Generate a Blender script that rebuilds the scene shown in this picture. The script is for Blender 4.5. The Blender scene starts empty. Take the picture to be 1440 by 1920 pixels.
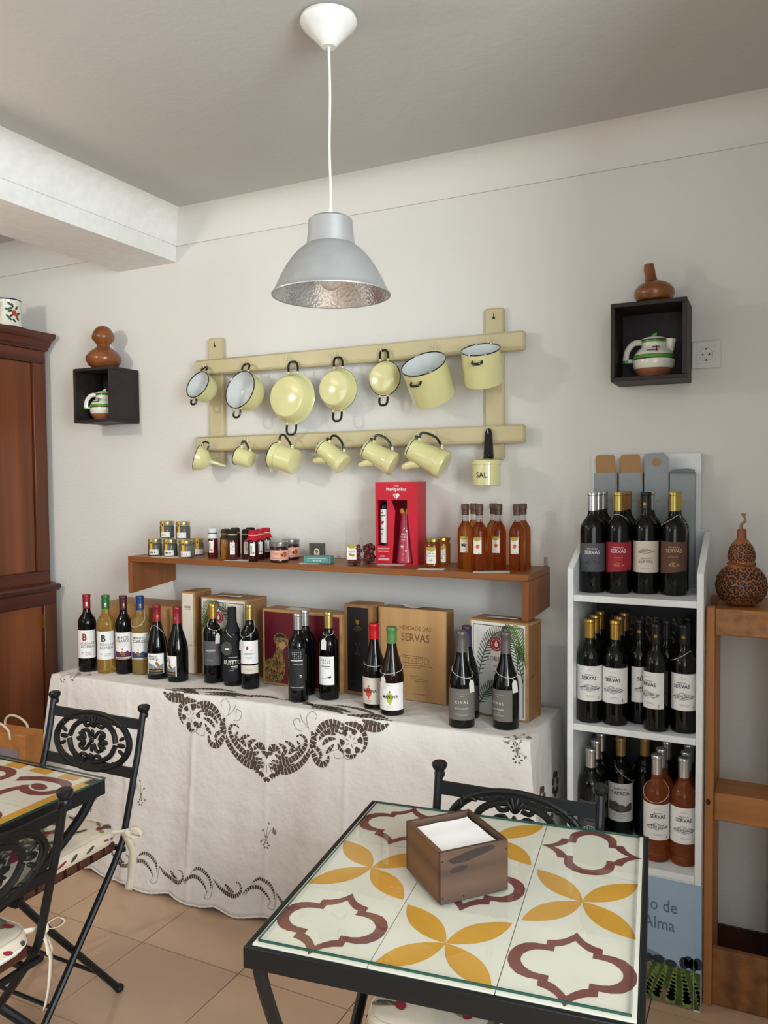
import bpy, math, random
from mathutils import Vector, Matrix
sin, cos, pi = math.sin, math.cos, math.pi
rad = math.radians
SC = bpy.context.scene
COL = SC.collection
random.seed(7)

# ------------------------------------------------------------------ camera
YAW, PITCH, ROLL, FPX = rad(-26.19), rad(-2.27), rad(-0.43), 1484.6
CAM = Vector((0.721, -2.6645, 1.494))
fw = Vector((sin(YAW)*cos(PITCH), cos(YAW)*cos(PITCH), sin(PITCH)))
rt = Vector((cos(YAW), -sin(YAW), 0)); up = rt.cross(fw)
rt2 = cos(ROLL)*rt + sin(ROLL)*up; up2 = -sin(ROLL)*rt + cos(ROLL)*up
cam_d = bpy.data.cameras.new('camera'); cam = bpy.data.objects.new('camera', cam_d); COL.objects.link(cam)
cam_d.sensor_fit = 'VERTICAL'; cam_d.sensor_height = 36.0; cam_d.lens = FPX/1920*36.0
cam_d.clip_start = 0.05; cam_d.clip_end = 60
m = Matrix((rt2, up2, -fw)).transposed().to_4x4(); m.translation = CAM
cam.matrix_world = m
SC.camera = cam

# ------------------------------------------------------------------ light and exposure
w = bpy.data.worlds.new('sky'); SC.world = w; w.use_nodes = True
bg = w.node_tree.nodes['Background']; bg.inputs[0].default_value = (0.75, 0.85, 1.0, 1); bg.inputs[1].default_value = 0.6

def area(name, loc, target, sx, sy, power, col):
    l = bpy.data.lights.new(name, 'AREA'); l.shape = 'RECTANGLE'; l.size = sx; l.size_y = sy
    l.energy = power; l.color = col
    o = bpy.data.objects.new(name, l); COL.objects.link(o); o.location = loc
    o.rotation_euler = (Vector(target)-Vector(loc)).to_track_quat('-Z', 'Z').to_euler()
    return o
# daylight through the window in the front wall (left) and the glazed door on the right
area('window_daylight', (-1.75, -3.86, 1.95), (-1.2, 0, 1.3), 1.15, 1.05, 10, (0.92, 0.97, 1.0))
area('shop_window_daylight', (1.35, -3.86, 1.55), (0.5, 0, 1.0), 1.3, 1.5, 20, (0.86, 0.94, 1.0))
area('door_daylight', (2.36, -2.95, 1.72), (0, -2.95, 1.72), 1.70, 1.35, 165, (0.90, 0.98, 1.0))
# the lit pendant lamp further left, outside the frame
ld = bpy.data.lights.new('lamp_light', 'POINT'); ld.energy = 29; ld.color = (1.0, .91, .78); ld.shadow_soft_size = .05
lo = bpy.data.objects.new('lamp_light', ld); COL.objects.link(lo); lo.location = (-1.88, -1.75, 2.2)
SC.view_settings.view_transform = 'Standard'; SC.view_settings.look = 'None'
SC.view_settings.exposure = -0.07; SC.view_settings.gamma = 1.0
SC.view_settings.use_curve_mapping = False
SC.cycles.use_denoising = True
SC.cycles.max_bounces = 10; SC.cycles.transmission_bounces = 10; SC.cycles.transparent_max_bounces = 12
SC.cycles.sample_clamp_indirect = 6.0

# ------------------------------------------------------------------ geometry helper
WRAPS = set()      # mappings that bend a print round a bottle or jar
def columns(polys, wd=.0035):
    """cut flat print into narrow upright columns so that it follows a round surface"""
    out = []
    for p in polys:
        lo, hi = min(q[0] for q in p), max(q[0] for q in p)
        if hi-lo <= wd: out.append(p); continue
        n = int((hi-lo)/wd)+1
        for k in range(n):
            c = p
            for lim, sg in ((lo+(hi-lo)*k/n, 1), (lo+(hi-lo)*(k+1)/n, -1)):
                r = []
                for a, b in zip(c, c[1:]+c[:1]):
                    da, db = (a[0]-lim)*sg, (b[0]-lim)*sg
                    if da >= 0: r.append(a)
                    if (da > 0 > db) or (da < 0 < db): t = da/(da-db); r.append((lim, a[1]+(b[1]-a[1])*t))
                c = r
                if len(c) < 3: break
            if len(c) >= 3: out.append(c)
    return out
class G:
    def __init__(s): s.v = []; s.f = []
    def add(s, vs, fs, M=None):
        b = len(s.v)
        s.v += [tuple(M @ Vector(p)) if M is not None else tuple(p) for p in vs]
        s.f += [tuple(i+b for i in f) for f in fs]; return s
    def box(s, x0, x1, y0, y1, z0, z1, M=None):
        vs = [(x, y, z) for z in (z0, z1) for y in (y0, y1) for x in (x0, x1)]
        return s.add(vs, [(0,2,3,1),(4,5,7,6),(0,1,5,4),(2,6,7,3),(0,4,6,2),(1,3,7,5)], M)
    def lathe(s, prof, n=24, M=None, a0=0.0, a1=2*pi):
        full = abs(a1-a0-2*pi) < 1e-6; k = n if full else n+1
        vs = []; rings = []
        for r, z in prof:
            if r < 1e-6: rings.append([len(vs)]); vs.append((0, 0, z))
            else:
                rings.append(list(range(len(vs), len(vs)+k)))
                vs += [(r*sin(a0+(a1-a0)*i/n), -r*cos(a0+(a1-a0)*i/n), z) for i in range(k)]
        fs = []
        for a, b in zip(rings, rings[1:]):
            for i in range(n):
                j = (i+1) % k if full else i+1
                if len(a) == 1 and len(b) == 1: continue
                if len(a) == 1: fs.append((a[0], b[j], b[i]))
                elif len(b) == 1: fs.append((a[i], a[j], b[0]))
                else: fs.append((a[i], a[j], b[j], b[i]))
        return s.add(vs, fs, M)
    def tube(s, pts, r, n=8, M=None, closed=False, flat=1.0):
        P = [Vector(p) for p in pts]; N = len(P); vs = []; ref = None
        for i, p in enumerate(P):
            if closed: t = P[(i+1) % N]-P[i-1]
            else: t = P[min(i+1, N-1)]-P[max(i-1, 0)]
            t.normalize()
            if ref is None:
                ref = Vector((0, 0, 1)) if abs(t.z) < .9 else Vector((0, 1, 0))
            a = (ref - t*ref.dot(t)).normalized(); b = t.cross(a); ref = a
            rr = r[i] if isinstance(r, (list, tuple)) else r
            vs += [tuple(p + a*rr*cos(2*pi*k/n)*flat + b*rr*sin(2*pi*k/n)) for k in range(n)]
        fs = []
        for i in range(N if closed else N-1):
            for k in range(n):
                j = (i+1) % N
                fs.append((i*n+k, i*n+(k+1) % n, j*n+(k+1) % n, j*n+k))
        if not closed:
            fs.append(tuple(reversed(range(n)))); fs.append(tuple((N-1)*n+k for k in range(n)))
        return s.add(vs, fs, M)
    def prism(s, poly, f0, f1, M=None):
        """poly: 2-D points, f0/f1: functions giving the 3-D point of the two caps"""
        n = len(poly); vs = [f0(*p) for p in poly]+[f1(*p) for p in poly]
        fs = [tuple(reversed(range(n))), tuple(range(n, 2*n))]
        fs += [(i, (i+1) % n, n+(i+1) % n, n+i) for i in range(n)]
        return s.add(vs, fs, M)
    def poly2(s, polys, fn):
        for p in (columns(polys) if fn in WRAPS else polys): s.add([fn(*q) for q in p], [tuple(range(len(p)))])
        return s
    def sphere(s, c, rx, ry, rz, n=12, mm=8, M=None):
        prof = [(sin(pi*i/mm), -cos(pi*i/mm)) for i in range(mm+1)]
        T = Matrix.Translation(c) @ Matrix.Diagonal((rx, ry, rz, 1))
        return s.lathe(prof, n, (M @ T) if M is not None else T)

def cr(pts, n=6):
    """Catmull-Rom through points of any dimension"""
    out = []; P = [tuple(p) for p in pts]; N = len(P)
    for i in range(N-1):
        a, b, c, d = P[max(i-1, 0)], P[i], P[i+1], P[min(i+2, N-1)]
        for k in range(n):
            t = k/n
            out.append(tuple(.5*(2*b[j]+(c[j]-a[j])*t+(2*a[j]-5*b[j]+4*c[j]-d[j])*t*t+(3*b[j]-a[j]-3*c[j]+d[j])*t**3) for j in range(len(b))))
    out.append(P[-1]); return out

def mesh(name, g, mat, smooth=35):
    me = bpy.data.meshes.new(name); me.from_pydata(g.v, [], g.f); me.validate(); me.update()
    if smooth:
        me.polygons.foreach_set('use_smooth', [True]*len(me.polygons))
        me.set_sharp_from_angle(angle=rad(smooth))
    if mat: me.materials.append(mat)
    return me

def P(name, g, mat, parent=None, loc=None, rot=None, smooth=35, bevel=0, seg=2):
    me = g if isinstance(g, bpy.types.Mesh) else mesh(name, g, mat, smooth)
    o = bpy.data.objects.new(name, me); COL.objects.link(o)
    if parent is not None: o.parent = parent
    if loc is not None: o.location = loc
    if rot is not None: o.rotation_euler = rot
    if bevel:
        b = o.modifiers.new('bevel', 'BEVEL'); b.width = bevel; b.segments = seg; b.limit_method = 'ANGLE'; b.angle_limit = rad(40)
    return o

def tag(o, label, cat, group=None, kind=None):
    o['label'] = label; o['category'] = cat
    if group: o['group'] = group
    if kind: o['kind'] = kind
    return o
def thing(name, label, cat, loc=(0, 0, 0), rz=0, group=None):
    o = bpy.data.objects.new(name, None); COL.objects.link(o); o.empty_display_size = .05
    o.location = loc; o.rotation_euler = (0, 0, rz)
    return tag(o, label, cat, group)
def S(name, g, mat, label=None, **k):
    o = P(name, g, mat, **k); o['kind'] = 'structure'
    o['label'] = label or name.replace('_', ' '); o['category'] = name.split('_')[0]
    return o
def copy_tree(o, parent=None):
    c = o.copy(); COL.objects.link(c); c.parent = parent
    for ch in list(o.children): copy_tree(ch, c)
    return c

# lettering: text as flat geometry, mapped through fn(u, v)
_tc = {}
def text2(s, bold=0.0):
    if (s, bold) in _tc: return _tc[(s, bold)]
    cu = bpy.data.curves.new('text', 'FONT'); cu.body = s; cu.align_x = 'CENTER'; cu.resolution_u = 2; cu.size = 1; cu.offset = bold
    o = bpy.data.objects.new('text', cu); COL.objects.link(o)
    dg = bpy.context.evaluated_depsgraph_get(); me = o.evaluated_get(dg).to_mesh()
    r = ([(v.co.x, v.co.y) for v in me.vertices], [tuple(p.vertices) for p in me.polygons])
    o.evaluated_get(dg).to_mesh_clear(); bpy.data.objects.remove(o); bpy.data.curves.remove(cu)
    _tc[(s, bold)] = r; return r
def text(g, s, size, fn, u=0, v=0, xs=1.0, bold=0.0):
    vs, fs = text2(s, bold); q = [(u+x*size*xs, v+y*size) for x, y in vs]
    if fn in WRAPS: return g.poly2([[q[i] for i in f] for f in fs], fn)
    g.add([fn(*p) for p in q], fs); return g
def strokes(lines, wd):
    """thin quads along 2-D polylines"""
    out = []
    for L in lines:
        for (x0, y0), (x1, y1) in zip(L, L[1:]):
            d = math.hypot(x1-x0, y1-y0) or 1; nx, ny = -(y1-y0)/d*wd/2, (x1-x0)/d*wd/2
            out.append([(x0-nx, y0-ny), (x1-nx, y1-ny), (x1+nx, y1+ny), (x0+nx, y0+ny)])
    return out
def ell(cx, cy, rx, ry, n=14, a=0):
    return [(cx+rx*cos(t)*cos(a)-ry*sin(t)*sin(a), cy+rx*cos(t)*sin(a)+ry*sin(t)*cos(a)) for t in (2*pi*i/n for i in range(n))]
def rect(x0, x1, y0, y1): return [(x0, y0), (x1, y0), (x1, y1), (x0, y1)]
def plane(o, ux, vx, off=0.0):
    o, ux, vx = Vector(o), Vector(ux), Vector(vx); n = ux.cross(vx).normalized()*off
    return lambda u, v: tuple(o+ux*u+vx*v+n)
def flat(name, polys, fn, mat, parent): return P(name, G().poly2(polys, fn), mat, parent, smooth=0)

# ------------------------------------------------------------------ materials
def lin(h):
    c = [int(h[i:i+2], 16)/255 for i in (0, 2, 4)]
    return tuple(x/12.92 if x <= .04045 else ((x+.055)/1.055)**2.4 for x in c)+(1,)
_m = {}
def mat(name, col='808080', rough=.5, metal=0.0, trans=0.0, ior=1.45, var=None, bump=None, coat=0.0, spec=.5, alpha=1.0, scale3=None):
    if name in _m: return _m[name]
    M = bpy.data.materials.new(name); M.use_nodes = True; nt = M.node_tree; b = nt.nodes['Principled BSDF']; _m[name] = M
    b.inputs['Base Color'].default_value = lin(col); b.inputs['Roughness'].default_value = rough
    b.inputs['Metallic'].default_value = metal; b.inputs['Transmission Weight'].default_value = trans; b.inputs['IOR'].default_value = ior
    b.inputs['Coat Weight'].default_value = coat; b.inputs['Specular IOR Level'].default_value = spec; b.inputs['Alpha'].default_value = alpha
    tc = nt.nodes.new('ShaderNodeTexCoord')
    vec = tc.outputs['Object']
    if scale3:
        mp = nt.nodes.new('ShaderNodeMapping'); mp.inputs['Scale'].default_value = scale3; nt.links.new(vec, mp.inputs[0]); vec = mp.outputs[0]
    sc, c2, amt = var or (30.0, col, 0.0)
    if not var: c2 = col
    n = nt.nodes.new('ShaderNodeTexNoise'); n.inputs['Scale'].default_value = sc; n.inputs['Detail'].default_value = 4; nt.links.new(vec, n.inputs['Vector'])
    r = nt.nodes.new('ShaderNodeValToRGB'); r.color_ramp.elements[0].position = .35; r.color_ramp.elements[1].position = .68
    r.color_ramp.elements[0].color = lin(col)
    a, bb = lin(col), lin(c2); k = amt if var else 0
    if not var: bb = tuple(min(1, x*.93) for x in a[:3])+(1,); k = 1
    r.color_ramp.elements[1].color = tuple(a[i]+(bb[i]-a[i])*k for i in range(3))+(1,)
    nt.links.new(n.outputs['Fac'], r.inputs[0]); nt.links.new(r.outputs[0], b.inputs['Base Color'])
    if bump:
        n2 = nt.nodes.new('ShaderNodeTexNoise'); n2.inputs['Scale'].default_value = bump[0]; n2.inputs['Detail'].default_value = 5; nt.links.new(vec, n2.inputs['Vector'])
        bn = nt.nodes.new('ShaderNodeBump'); bn.inputs['Strength'].default_value = bump[1]; bn.inputs['Distance'].default_value = bump[2] if len(bump) > 2 else .004
        nt.links.new(n2.outputs['Fac'], bn.inputs['Height']); nt.links.new(bn.outputs[0], b.inputs['Normal'])
    return M
def wood(name, c1, c2, axis=0, rough=.45, scale=9.0, stretch=.07, wave=.22, coat=0.0):
    if name in _m: return _m[name]
    M = bpy.data.materials.new(name); M.use_nodes = True; nt = M.node_tree; b = nt.nodes['Principled BSDF']; _m[name] = M
    b.inputs['Roughness'].default_value = rough; b.inputs['Coat Weight'].default_value = coat
    tc = nt.nodes.new('ShaderNodeTexCoord'); mp = nt.nodes.new('ShaderNodeMapping')
    s = [1, 1, 1]; s[axis] = stretch; mp.inputs['Scale'].default_value = s; nt.links.new(tc.outputs['Object'], mp.inputs[0])
    n = nt.nodes.new('ShaderNodeTexNoise'); n.inputs['Scale'].default_value = scale*4.5; n.inputs['Detail'].default_value = 6; n.inputs['Distortion'].default_value = .6
    nt.links.new(mp.outputs[0], n.inputs['Vector'])
    wv = nt.nodes.new('ShaderNodeTexWave'); wv.wave_type = 'RINGS'; wv.rings_direction = 'XYZ'[axis]; wv.inputs['Scale'].default_value = scale; wv.inputs['Distortion'].default_value = 5; wv.inputs['Detail'].default_value = 3
    wv.inputs['Detail Scale'].default_value = 1.2
    nt.links.new(mp.outputs[0], wv.inputs['Vector'])
    mx = nt.nodes.new('ShaderNodeMix'); mx.inputs['Factor'].default_value = wave
    nt.links.new(n.outputs['Fac'], mx.inputs['A']); nt.links.new(wv.outputs['Fac'], mx.inputs['B'])
    r = nt.nodes.new('ShaderNodeValToRGB'); r.color_ramp.elements[0].position = .25; r.color_ramp.elements[1].position = .75
    r.color_ramp.elements[0].color = lin(c1); r.color_ramp.elements[1].color = lin(c2)
    nt.links.new(mx.outputs['Result'], r.inputs[0]); nt.links.new(r.outputs[0], b.inputs['Base Color'])
    bn = nt.nodes.new('ShaderNodeBump'); bn.inputs['Strength'].default_value = .15; bn.inputs['Distance'].default_value = .002
    nt.links.new(n.outputs['Fac'], bn.inputs['Height']); nt.links.new(bn.outputs[0], b.inputs['Normal'])
    return M
plaster = mat('plaster', 'dfdeda', .75, var=(1.3, 'dad8d2', 1), bump=(70, .25, .004), spec=.3)
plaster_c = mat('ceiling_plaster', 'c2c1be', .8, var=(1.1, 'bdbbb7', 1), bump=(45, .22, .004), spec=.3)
far_w = mat('far_wall', '8f8880', .8, var=(2, '857e76', 1))  # unseen walls, coloured dark to cut the light they bounce back
white_p = mat('white_paint', 'eeeeec', .6, bump=(80, .12, .003))
ink = mat('ink_black', '1a1a1c', .6); ink_grey = mat('ink_grey', '6d6a66', .6); ink_red = mat('ink_maroon', '8a1f35', .6)
gold = mat('gold_foil', 'b08d45', .35, .8); white = mat('paper_white', 'e6e3de', .7, bump=(300, .05, .0005))
cream = mat('paper_cream', 'd9cfc0', .7, bump=(300, .05, .0005)); card = mat('card_white', 'ddd9d4', .75)
white_ink = mat('ink_white', 'e4e0da', .6)
string_m = mat('string', 'cfcac0', .9)
# ------------------------------------------------------------------ the room
XL, XR, YF, ZC = -2.80, 2.40, -3.90, 2.605
S('wall_back', G().box(XL-.1, XR+.1, 0, .12, 0, ZC+.1), plaster, 'off-white plastered wall behind the wine display')
S('wall_left', G().box(XL-.12, XL, YF, 0, 0, ZC+.1), plaster, 'off-white wall at the left behind the dresser')
g = G().box(XL-.1, -2.4, YF-.12, YF, 0, ZC+.1).box(-2.4, -1.1, YF-.12, YF, 0, 1.15).box(-2.4, -1.1, YF-.12, YF, 2.5, ZC+.1).box(-1.1, .70, YF-.12, YF, 0, ZC+.1).box(.70, 2.0, YF-.12, YF, 0, .8).box(.70, 2.0, YF-.12, YF, 2.3, ZC+.1).box(2.0, XR+.1, YF-.12, YF, 0, ZC+.1)
S('wall_front', g, far_w, 'unseen wall with windows opposite the display, darkened to cut fill light')
g = G().box(XR, XR+.12, -2.05, 0, 0, ZC+.1).box(XR, XR+.12, -3.85, -2.05, 2.45, ZC+.1).box(XR, XR+.12, YF, -3.85, 0, ZC+.1).box(XR, XR+.12, -3.85, -2.05, 0, 1.0)
S('wall_right', g, far_w, 'unseen wall with a glazed opening at the right, darkened to cut fill light')
S('wall_return', G().box(.98, 1.10, -1.35, 0, 0, ZC+.1), plaster, 'short off-white return wall at the right of the display')
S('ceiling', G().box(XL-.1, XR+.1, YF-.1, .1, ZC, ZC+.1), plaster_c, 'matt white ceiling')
# beam with its own cove
BX0, BX1, BZ = -1.885, -1.5585, 2.425
S('trim_1', G().box(BX0, BX1, YF, -.001, BZ, ZC-.001), white_p, 'white ceiling beam running out from the wall')
def cove(h0, n=8, r=.105):
    # profile in (out, z): from the wall up to the ceiling, with a thin lip that casts the shadow line
    pts = [(.0, h0), (.006, h0), (.006, ZC-r)]
    pts += [(.006+r*(1-cos(a)), ZC-r+r*sin(a)) for a in (pi/2*i/n for i in range(1, n+1))]
    return pts+[(.0, ZC)]
cv = cove(2.492)
S('trim_2', G().prism(cv, lambda o, z: (BX1+.0005, -.001-o, z), lambda o, z: (XR, -.001-o, z)), plaster, 'curved white cove between wall and ceiling')
S('trim_3', G().prism(cv, lambda o, z: (BX1+.0005+o, -.001, z), lambda o, z: (BX1+.0005+o, YF, z)), white_p, 'curved white cove along the ceiling beam')
S('trim_4', G().prism(cv, lambda o, z: (XL, -.001-o, z), lambda o, z: (BX0-.0005, -.001-o, z)), plaster, 'curved white cove left of the beam')
# floor of square tiles
grout = mat('grout', '7d675a', .9, bump=(90, .3))
fl = S('floor', G().box(XL-.1, XR+.1, YF-.1, .1, -.06, -.006), grout, 'floor of large glazed terracotta-beige tiles')
tile_m = mat('floor_tile', 'c4a488', .16, var=(2.2, 'b9987c', 1), bump=(5, .04, .003), spec=.5)
tx0, ty0, tp = -1.4855-4*.3815, -.7566+2*.3745, (.3815, .3745)
tg = G().box(.0018, tp[0]-.0018, .0018, tp[1]-.0018, -.006, 0); tme = mesh('floor_tile', tg, tile_m, 0)
for i in range(-1, 14):
    for j in range(-10, 1):
        x, y = tx0+i*tp[0], ty0+j*tp[1]
        a0, a1, b0, b1 = max(x, XL), min(x+tp[0], XR), max(y, YF), min(y+tp[1], 0)
        if a1-a0 < .02 or b1-b0 < .02: continue
        if a1-a0 > tp[0]-1e-4 and b1-b0 > tp[1]-1e-4: P('floor_tile', tme, None, fl, loc=(x, y, 0))
        else: P('floor_tile', G().box(a0+.0018, a1-.0018, b0+.0018, b1-.0018, -.006, 0), tile_m, fl, smooth=0)
base_m = mat('baseboard_brown', '4a2c22', .3, var=(12, '3a2019', 1))
S('baseboard_back', G().box(XL, XR, -.010, -.0005, 0, .088), base_m, 'dark brown tiled baseboard along the back wall')

# ------------------------------------------------------------------ pendant lamp
alu = mat('brushed_aluminium', 'b7b9ba', .42, .45, bump=(180, .03, .0005)); plastic_w = mat('white_plastic', 'e2e2de', .35)
refl = mat('mirror_reflector', 'e2e6ea', .25, .8)
nt = refl.node_tree; vo = nt.nodes.new('ShaderNodeTexVoronoi'); vo.inputs['Scale'].default_value = 130; bn = nt.nodes.new('ShaderNodeBump'); bn.inputs['Strength'].default_value = .5; bn.inputs['Distance'].default_value = .002
nt.links.new(nt.nodes['Texture Coordinate'].outputs['Object'], vo.inputs['Vector']); nt.links.new(vo.outputs['Distance'], bn.inputs['Height']); nt.links.new(bn.outputs[0], nt.nodes['Principled BSDF'].inputs['Normal'])
lp = thing('pendant_lamp', 'grey aluminium bell pendant lamp hanging on a white cord from the ceiling', 'lamp', (-.2455, -.98, 0))
P('ceiling_rose', G().lathe([(0, ZC-.0005), (.05, ZC-.0005), (.067, ZC-.009), (.069, ZC-.016), (.064, ZC-.024), (.022, ZC-.068), (.017, ZC-.074), (0, ZC-.074)], 32), plastic_w, lp)
P('cord', G().tube(cr([(0, 0, 2.535), (.002, 0, 2.42), (-.001, 0, 2.3), (.001, 0, 2.2), (0, 0, 2.128)], 5), .0032, 8), plastic_w, lp)
P('cord_grip', G().lathe([(0, 2.152), (.005, 2.152), (.0075, 2.135), (.009, 2.124), (0, 2.124)], 16), plastic_w, lp)
outer = [(.0, 2.128), (.045, 2.128), (.053, 2.122), (.056, 2.085), (.059, 2.062)]
bell = [(.060, 2.062), (.076, 2.050), (.094, 2.031), (.110, 2.008), (.124, 1.983), (.136, 1.957), (.1415, 1.947)]
sh = P('shade', G().lathe(outer+bell+[(.1445, 1.945), (.1440, 1.942), (.140, 1.943)], 48), alu, lp, smooth=40)
inn = [(.1398, 1.943)]+[(r-.004, z-.002) for r, z in reversed(bell[:-1])]+[(.03, 2.056), (0, 2.056)]
P('reflector', G().lathe(inn, 48), refl, sh)
P('lamp_holder', G().lathe([(0, 2.056), (.02, 2.056), (.02, 2.03), (.017, 2.02), (0, 2.02)], 20), plastic_w, lp)
P('bulb', G().lathe([(0, 1.955)]+[(.028*sin(a), 1.984-.029*cos(a)) for a in (pi*i/10 for i in range(1, 8))]+[(.013, 2.018), (.013, 2.022), (0, 2.022)], 20), mat('bulb_glass', 'f2f2f0', .05, trans=.9, ior=1.3), lp)

# ------------------------------------------------------------------ tall dresser at the left
dk = wood('mahogany', '42200f', '6c3619', 2, .35, 5, .05); dk2 = wood('mahogany_rail', '3a1710', '5e2a18', 1, .35, 6, .06); dkp = wood('mahogany_panel', '552a15', '90502a', 2, .38, 3.2, .035)
cb = thing('dresser', 'tall dark brown wooden dresser with panelled doors against the left wall', 'dresser', (0, 0, 0))
Y0, Y1 = -.035, -1.55
P('upper_body', G().box(-2.76, -2.336, Y1, Y0, 1.03, 2.12), dk, cb)
cor = [(-2.76, 2.105), (-2.312, 2.105), (-2.306, 2.118), (-2.298, 2.122), (-2.284, 2.146), (-2.268, 2.152), (-2.256, 2.163), (-2.256, 2.178), (-2.76, 2.178)]
P('cornice', G().prism(cor, lambda x, z: (x, Y1-.02, z), lambda x, z: (x, Y0+.01, z)), dk2, cb, bevel=.002)
P('top_rail', G().box(-2.336, -2.318, Y1, Y0, 2.045, 2.105), dk2, cb, bevel=.003)
P('bottom_rail', G().box(-2.336, -2.318, Y1, Y0, 1.03, 1.085), dk2, cb, bevel=.003)
for a, b in ((-.105, Y0), (-.80, -.73), (Y1, Y1+.07)): P('stile', G().box(-2.336, -2.318, a, b, 1.085, 2.045), dk, cb, bevel=.003)
for a, b in ((-.725, -.11), (-1.475, -.805)):
    d = P('door', G().box(-2.336, -2.3295, a, b, 1.09, 2.04), dkp, cb)
    P('door_knob', G().sphere((-2.32, a+.03, 1.5), .012, .012, .012), mat('brass', '9c7a3c', .3, .9), d)
P('waist_moulding', G().prism([(-2.76, .996), (-2.272, .996), (-2.262, 1.004), (-2.258, 1.016), (-2.264, 1.026), (-2.30, 1.032), (-2.76, 1.032)], lambda x, z: (x, Y1-.01, z), lambda x, z: (x, Y0+.008, z)), dk2, cb, bevel=.002)
P('lower_body', G().box(-2.76, -2.300, Y1, Y0, .06, .997), dk, cb)
P('plinth', G().box(-2.76, -2.276, Y1-.005, Y0, 0, .075), dk2, cb, bevel=.003)
P('lower_rail', G().box(-2.300, -2.281, Y1, Y0, .935, .996), dk2, cb, bevel=.003)
for a, b in ((-.105, Y0), (-.80, -.73), (Y1, Y1+.07)): P('lower_stile', G().box(-2.300, -2.281, a, b, .075, .935), dk, cb, bevel=.003)
for a, b in ((-.725, -.11), (-1.475, -.805)):
    d = P('lower_door', G().box(-2.300, -2.2935, a, b, .08, .93), dkp, cb)
    P('hinge', G().box(-2.2935, -2.279, b-.004, b+.006, .83, .89), mat('brass'), d)
# painted jug on top of it, and a lace-edged basket
jug_w = mat('glazed_white', 'e3e1d6', .12, coat=.4, var=(14, 'd8d5c8', 1)); navy = mat('navy_glaze', '23233f', .2)
tin = thing('enamel_jug', 'white enamel jug painted with leaves and red flowers, on top of the dresser', 'jug', (-2.350, -.205, 2.1785), rad(100))
tin.scale = (1.2, 1.2, 1.2)
tp_ = [(0, .002), (.058, 0), (.060, .004), (.052, .014), (.047, .03), (.046, .06), (.045, .098), (.0465, .106), (.042, .106), (.041, .09), (.041, .02), (0, .02)]
tb = P('body', G().lathe(tp_, 36), jug_w, tin)
P('rim', G().lathe([(.0405, .106), (.0425, .1085), (.0465, .1085), (.048, .106), (.0465, .104)], 36), navy, tin)
P('foot_line', G().lathe([(.0603, .0035), (.0608, .0055), (.0595, .0075)], 36), navy, tin)
def wrapz(Rf, a0):
    fn = lambda u, v: ((Rf(v)+.0007)*sin(a0+u/Rf(v)), -(Rf(v)+.0007)*cos(a0+u/Rf(v)), v)
    WRAPS.add(fn); return fn
wr = wrapz(lambda z: .0468 if z > .03 else .0468+(.03-z)*.3, rad(-25))
lv = [ell(x, z, .0085, .0042, 8, a) for x, z, a in ((-.014, .088, -.7), (-.004, .083, -1.2), (-.022, .068, -.3), (-.012, .062, .5), (-.010, .072, .3), (-.020, .042, -.9), (-.013, .034, -.8), (-.008, .045, .6), (.002, .028, -.9), (.012, .075, 1), (.02, .055, .5), (.016, .036, -.6))]
flat('leaf_print', lv, wr, mat('leaf_green', '1f4a35', .3), tin)
flat('flower_print', [ell(.003, .056, .009, .011, 10), ell(.013, .046, .007, .008, 8)], wrapz(lambda z: .0472, rad(-25)), mat('flower_red', 'a8402f', .3), tin)
P('handle', G().tube([(.0, .045, .09), (.0, .072, .085), (.0, .078, .06), (.0, .066, .035), (0, .047, .03)], .005, 8), jug_w, tin)
bk = thing('lace_basket', 'white lace-trimmed basket at the front end of the dresser top', 'basket', (-2.365, -.330, 2.1785))
P('basket', G().lathe([(0, 0), (.045, 0), (.052, .05), (.056, .10), (.050, .10), (.046, .05), (.04, .01), (0, .01)], 24), mat('lace_white', 'c9c4a8', .8, bump=(120, .9, .004)), bk)
P('lace_trim', G().tube([(.056*cos(a)*(1+.05*cos(9*a)), .056*sin(a)*(1+.05*cos(9*a)), .098+.006*cos(18*a)) for a in (2*pi*i/72 for i in range(72))], .004, 6, closed=True), mat('lace_white'), bk)

# ------------------------------------------------------------------ wall niches, gourds, jugs, socket
nk = mat('dark_stained_wood', '2a2020', .55, var=(20, '211818', 1), bump=(40, .25, .003))
def niche(x0, x1, z0, z1, y, label):
    t = thing('wall_box_shelf', label, 'shelf', ((x0+x1)/2, 0, z0), 0, 'dark box shelves on the wall'); w2 = (x1-x0)/2; h = z1-z0; k = .013
    P('top_board', G().box(-w2, w2, y, -.001, h-k, h), nk, t, bevel=.002)
    P('bottom_board', G().box(-w2, w2, y, -.001, 0, k), nk, t, bevel=.002)
    for s in (-1, 1): P('side_board', G().box(min(s*w2, s*(w2-k)), max(s*w2, s*(w2-k)), y, -.001, k, h-k), nk, t, bevel=.001)
    P('back_board', G().box(-w2+k, w2-k, -.010, -.001, k, h-k), nk, t)
    return t
niche(-1.997, -1.783, 1.752, 1.985, -.17, 'small dark wooden box shelf on the wall beside the dresser')
niche(.267, .487, 1.792, 2.030, -.155, 'larger dark wooden box shelf on the wall beside the power socket')
gw = mat('polished_gourd', '6e3a1c', .28, var=(18, '8a5227', 1), coat=.3)
t = thing('bottle_gourd', 'brown double-bulbed gourd on the left wall box shelf', 'gourd', (-1.893, -.095, 1.9855))
P('shell', G().lathe([(0, 0), (.036, .001), (.062, .014), (.075, .036), (.074, .052), (.058, .074), (.036, .090), (.027, .098), (.026, .104), (.034, .114), (.046, .128), (.0475, .142), (.042, .158), (.030, .176), (.020, .184), (.017, .183), (0, .182)], 32), gw, t)
t = thing('gourd_with_stem', 'squat brown gourd with thick stem on the right wall box shelf', 'gourd', (.386, -.09, 2.0305))
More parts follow.
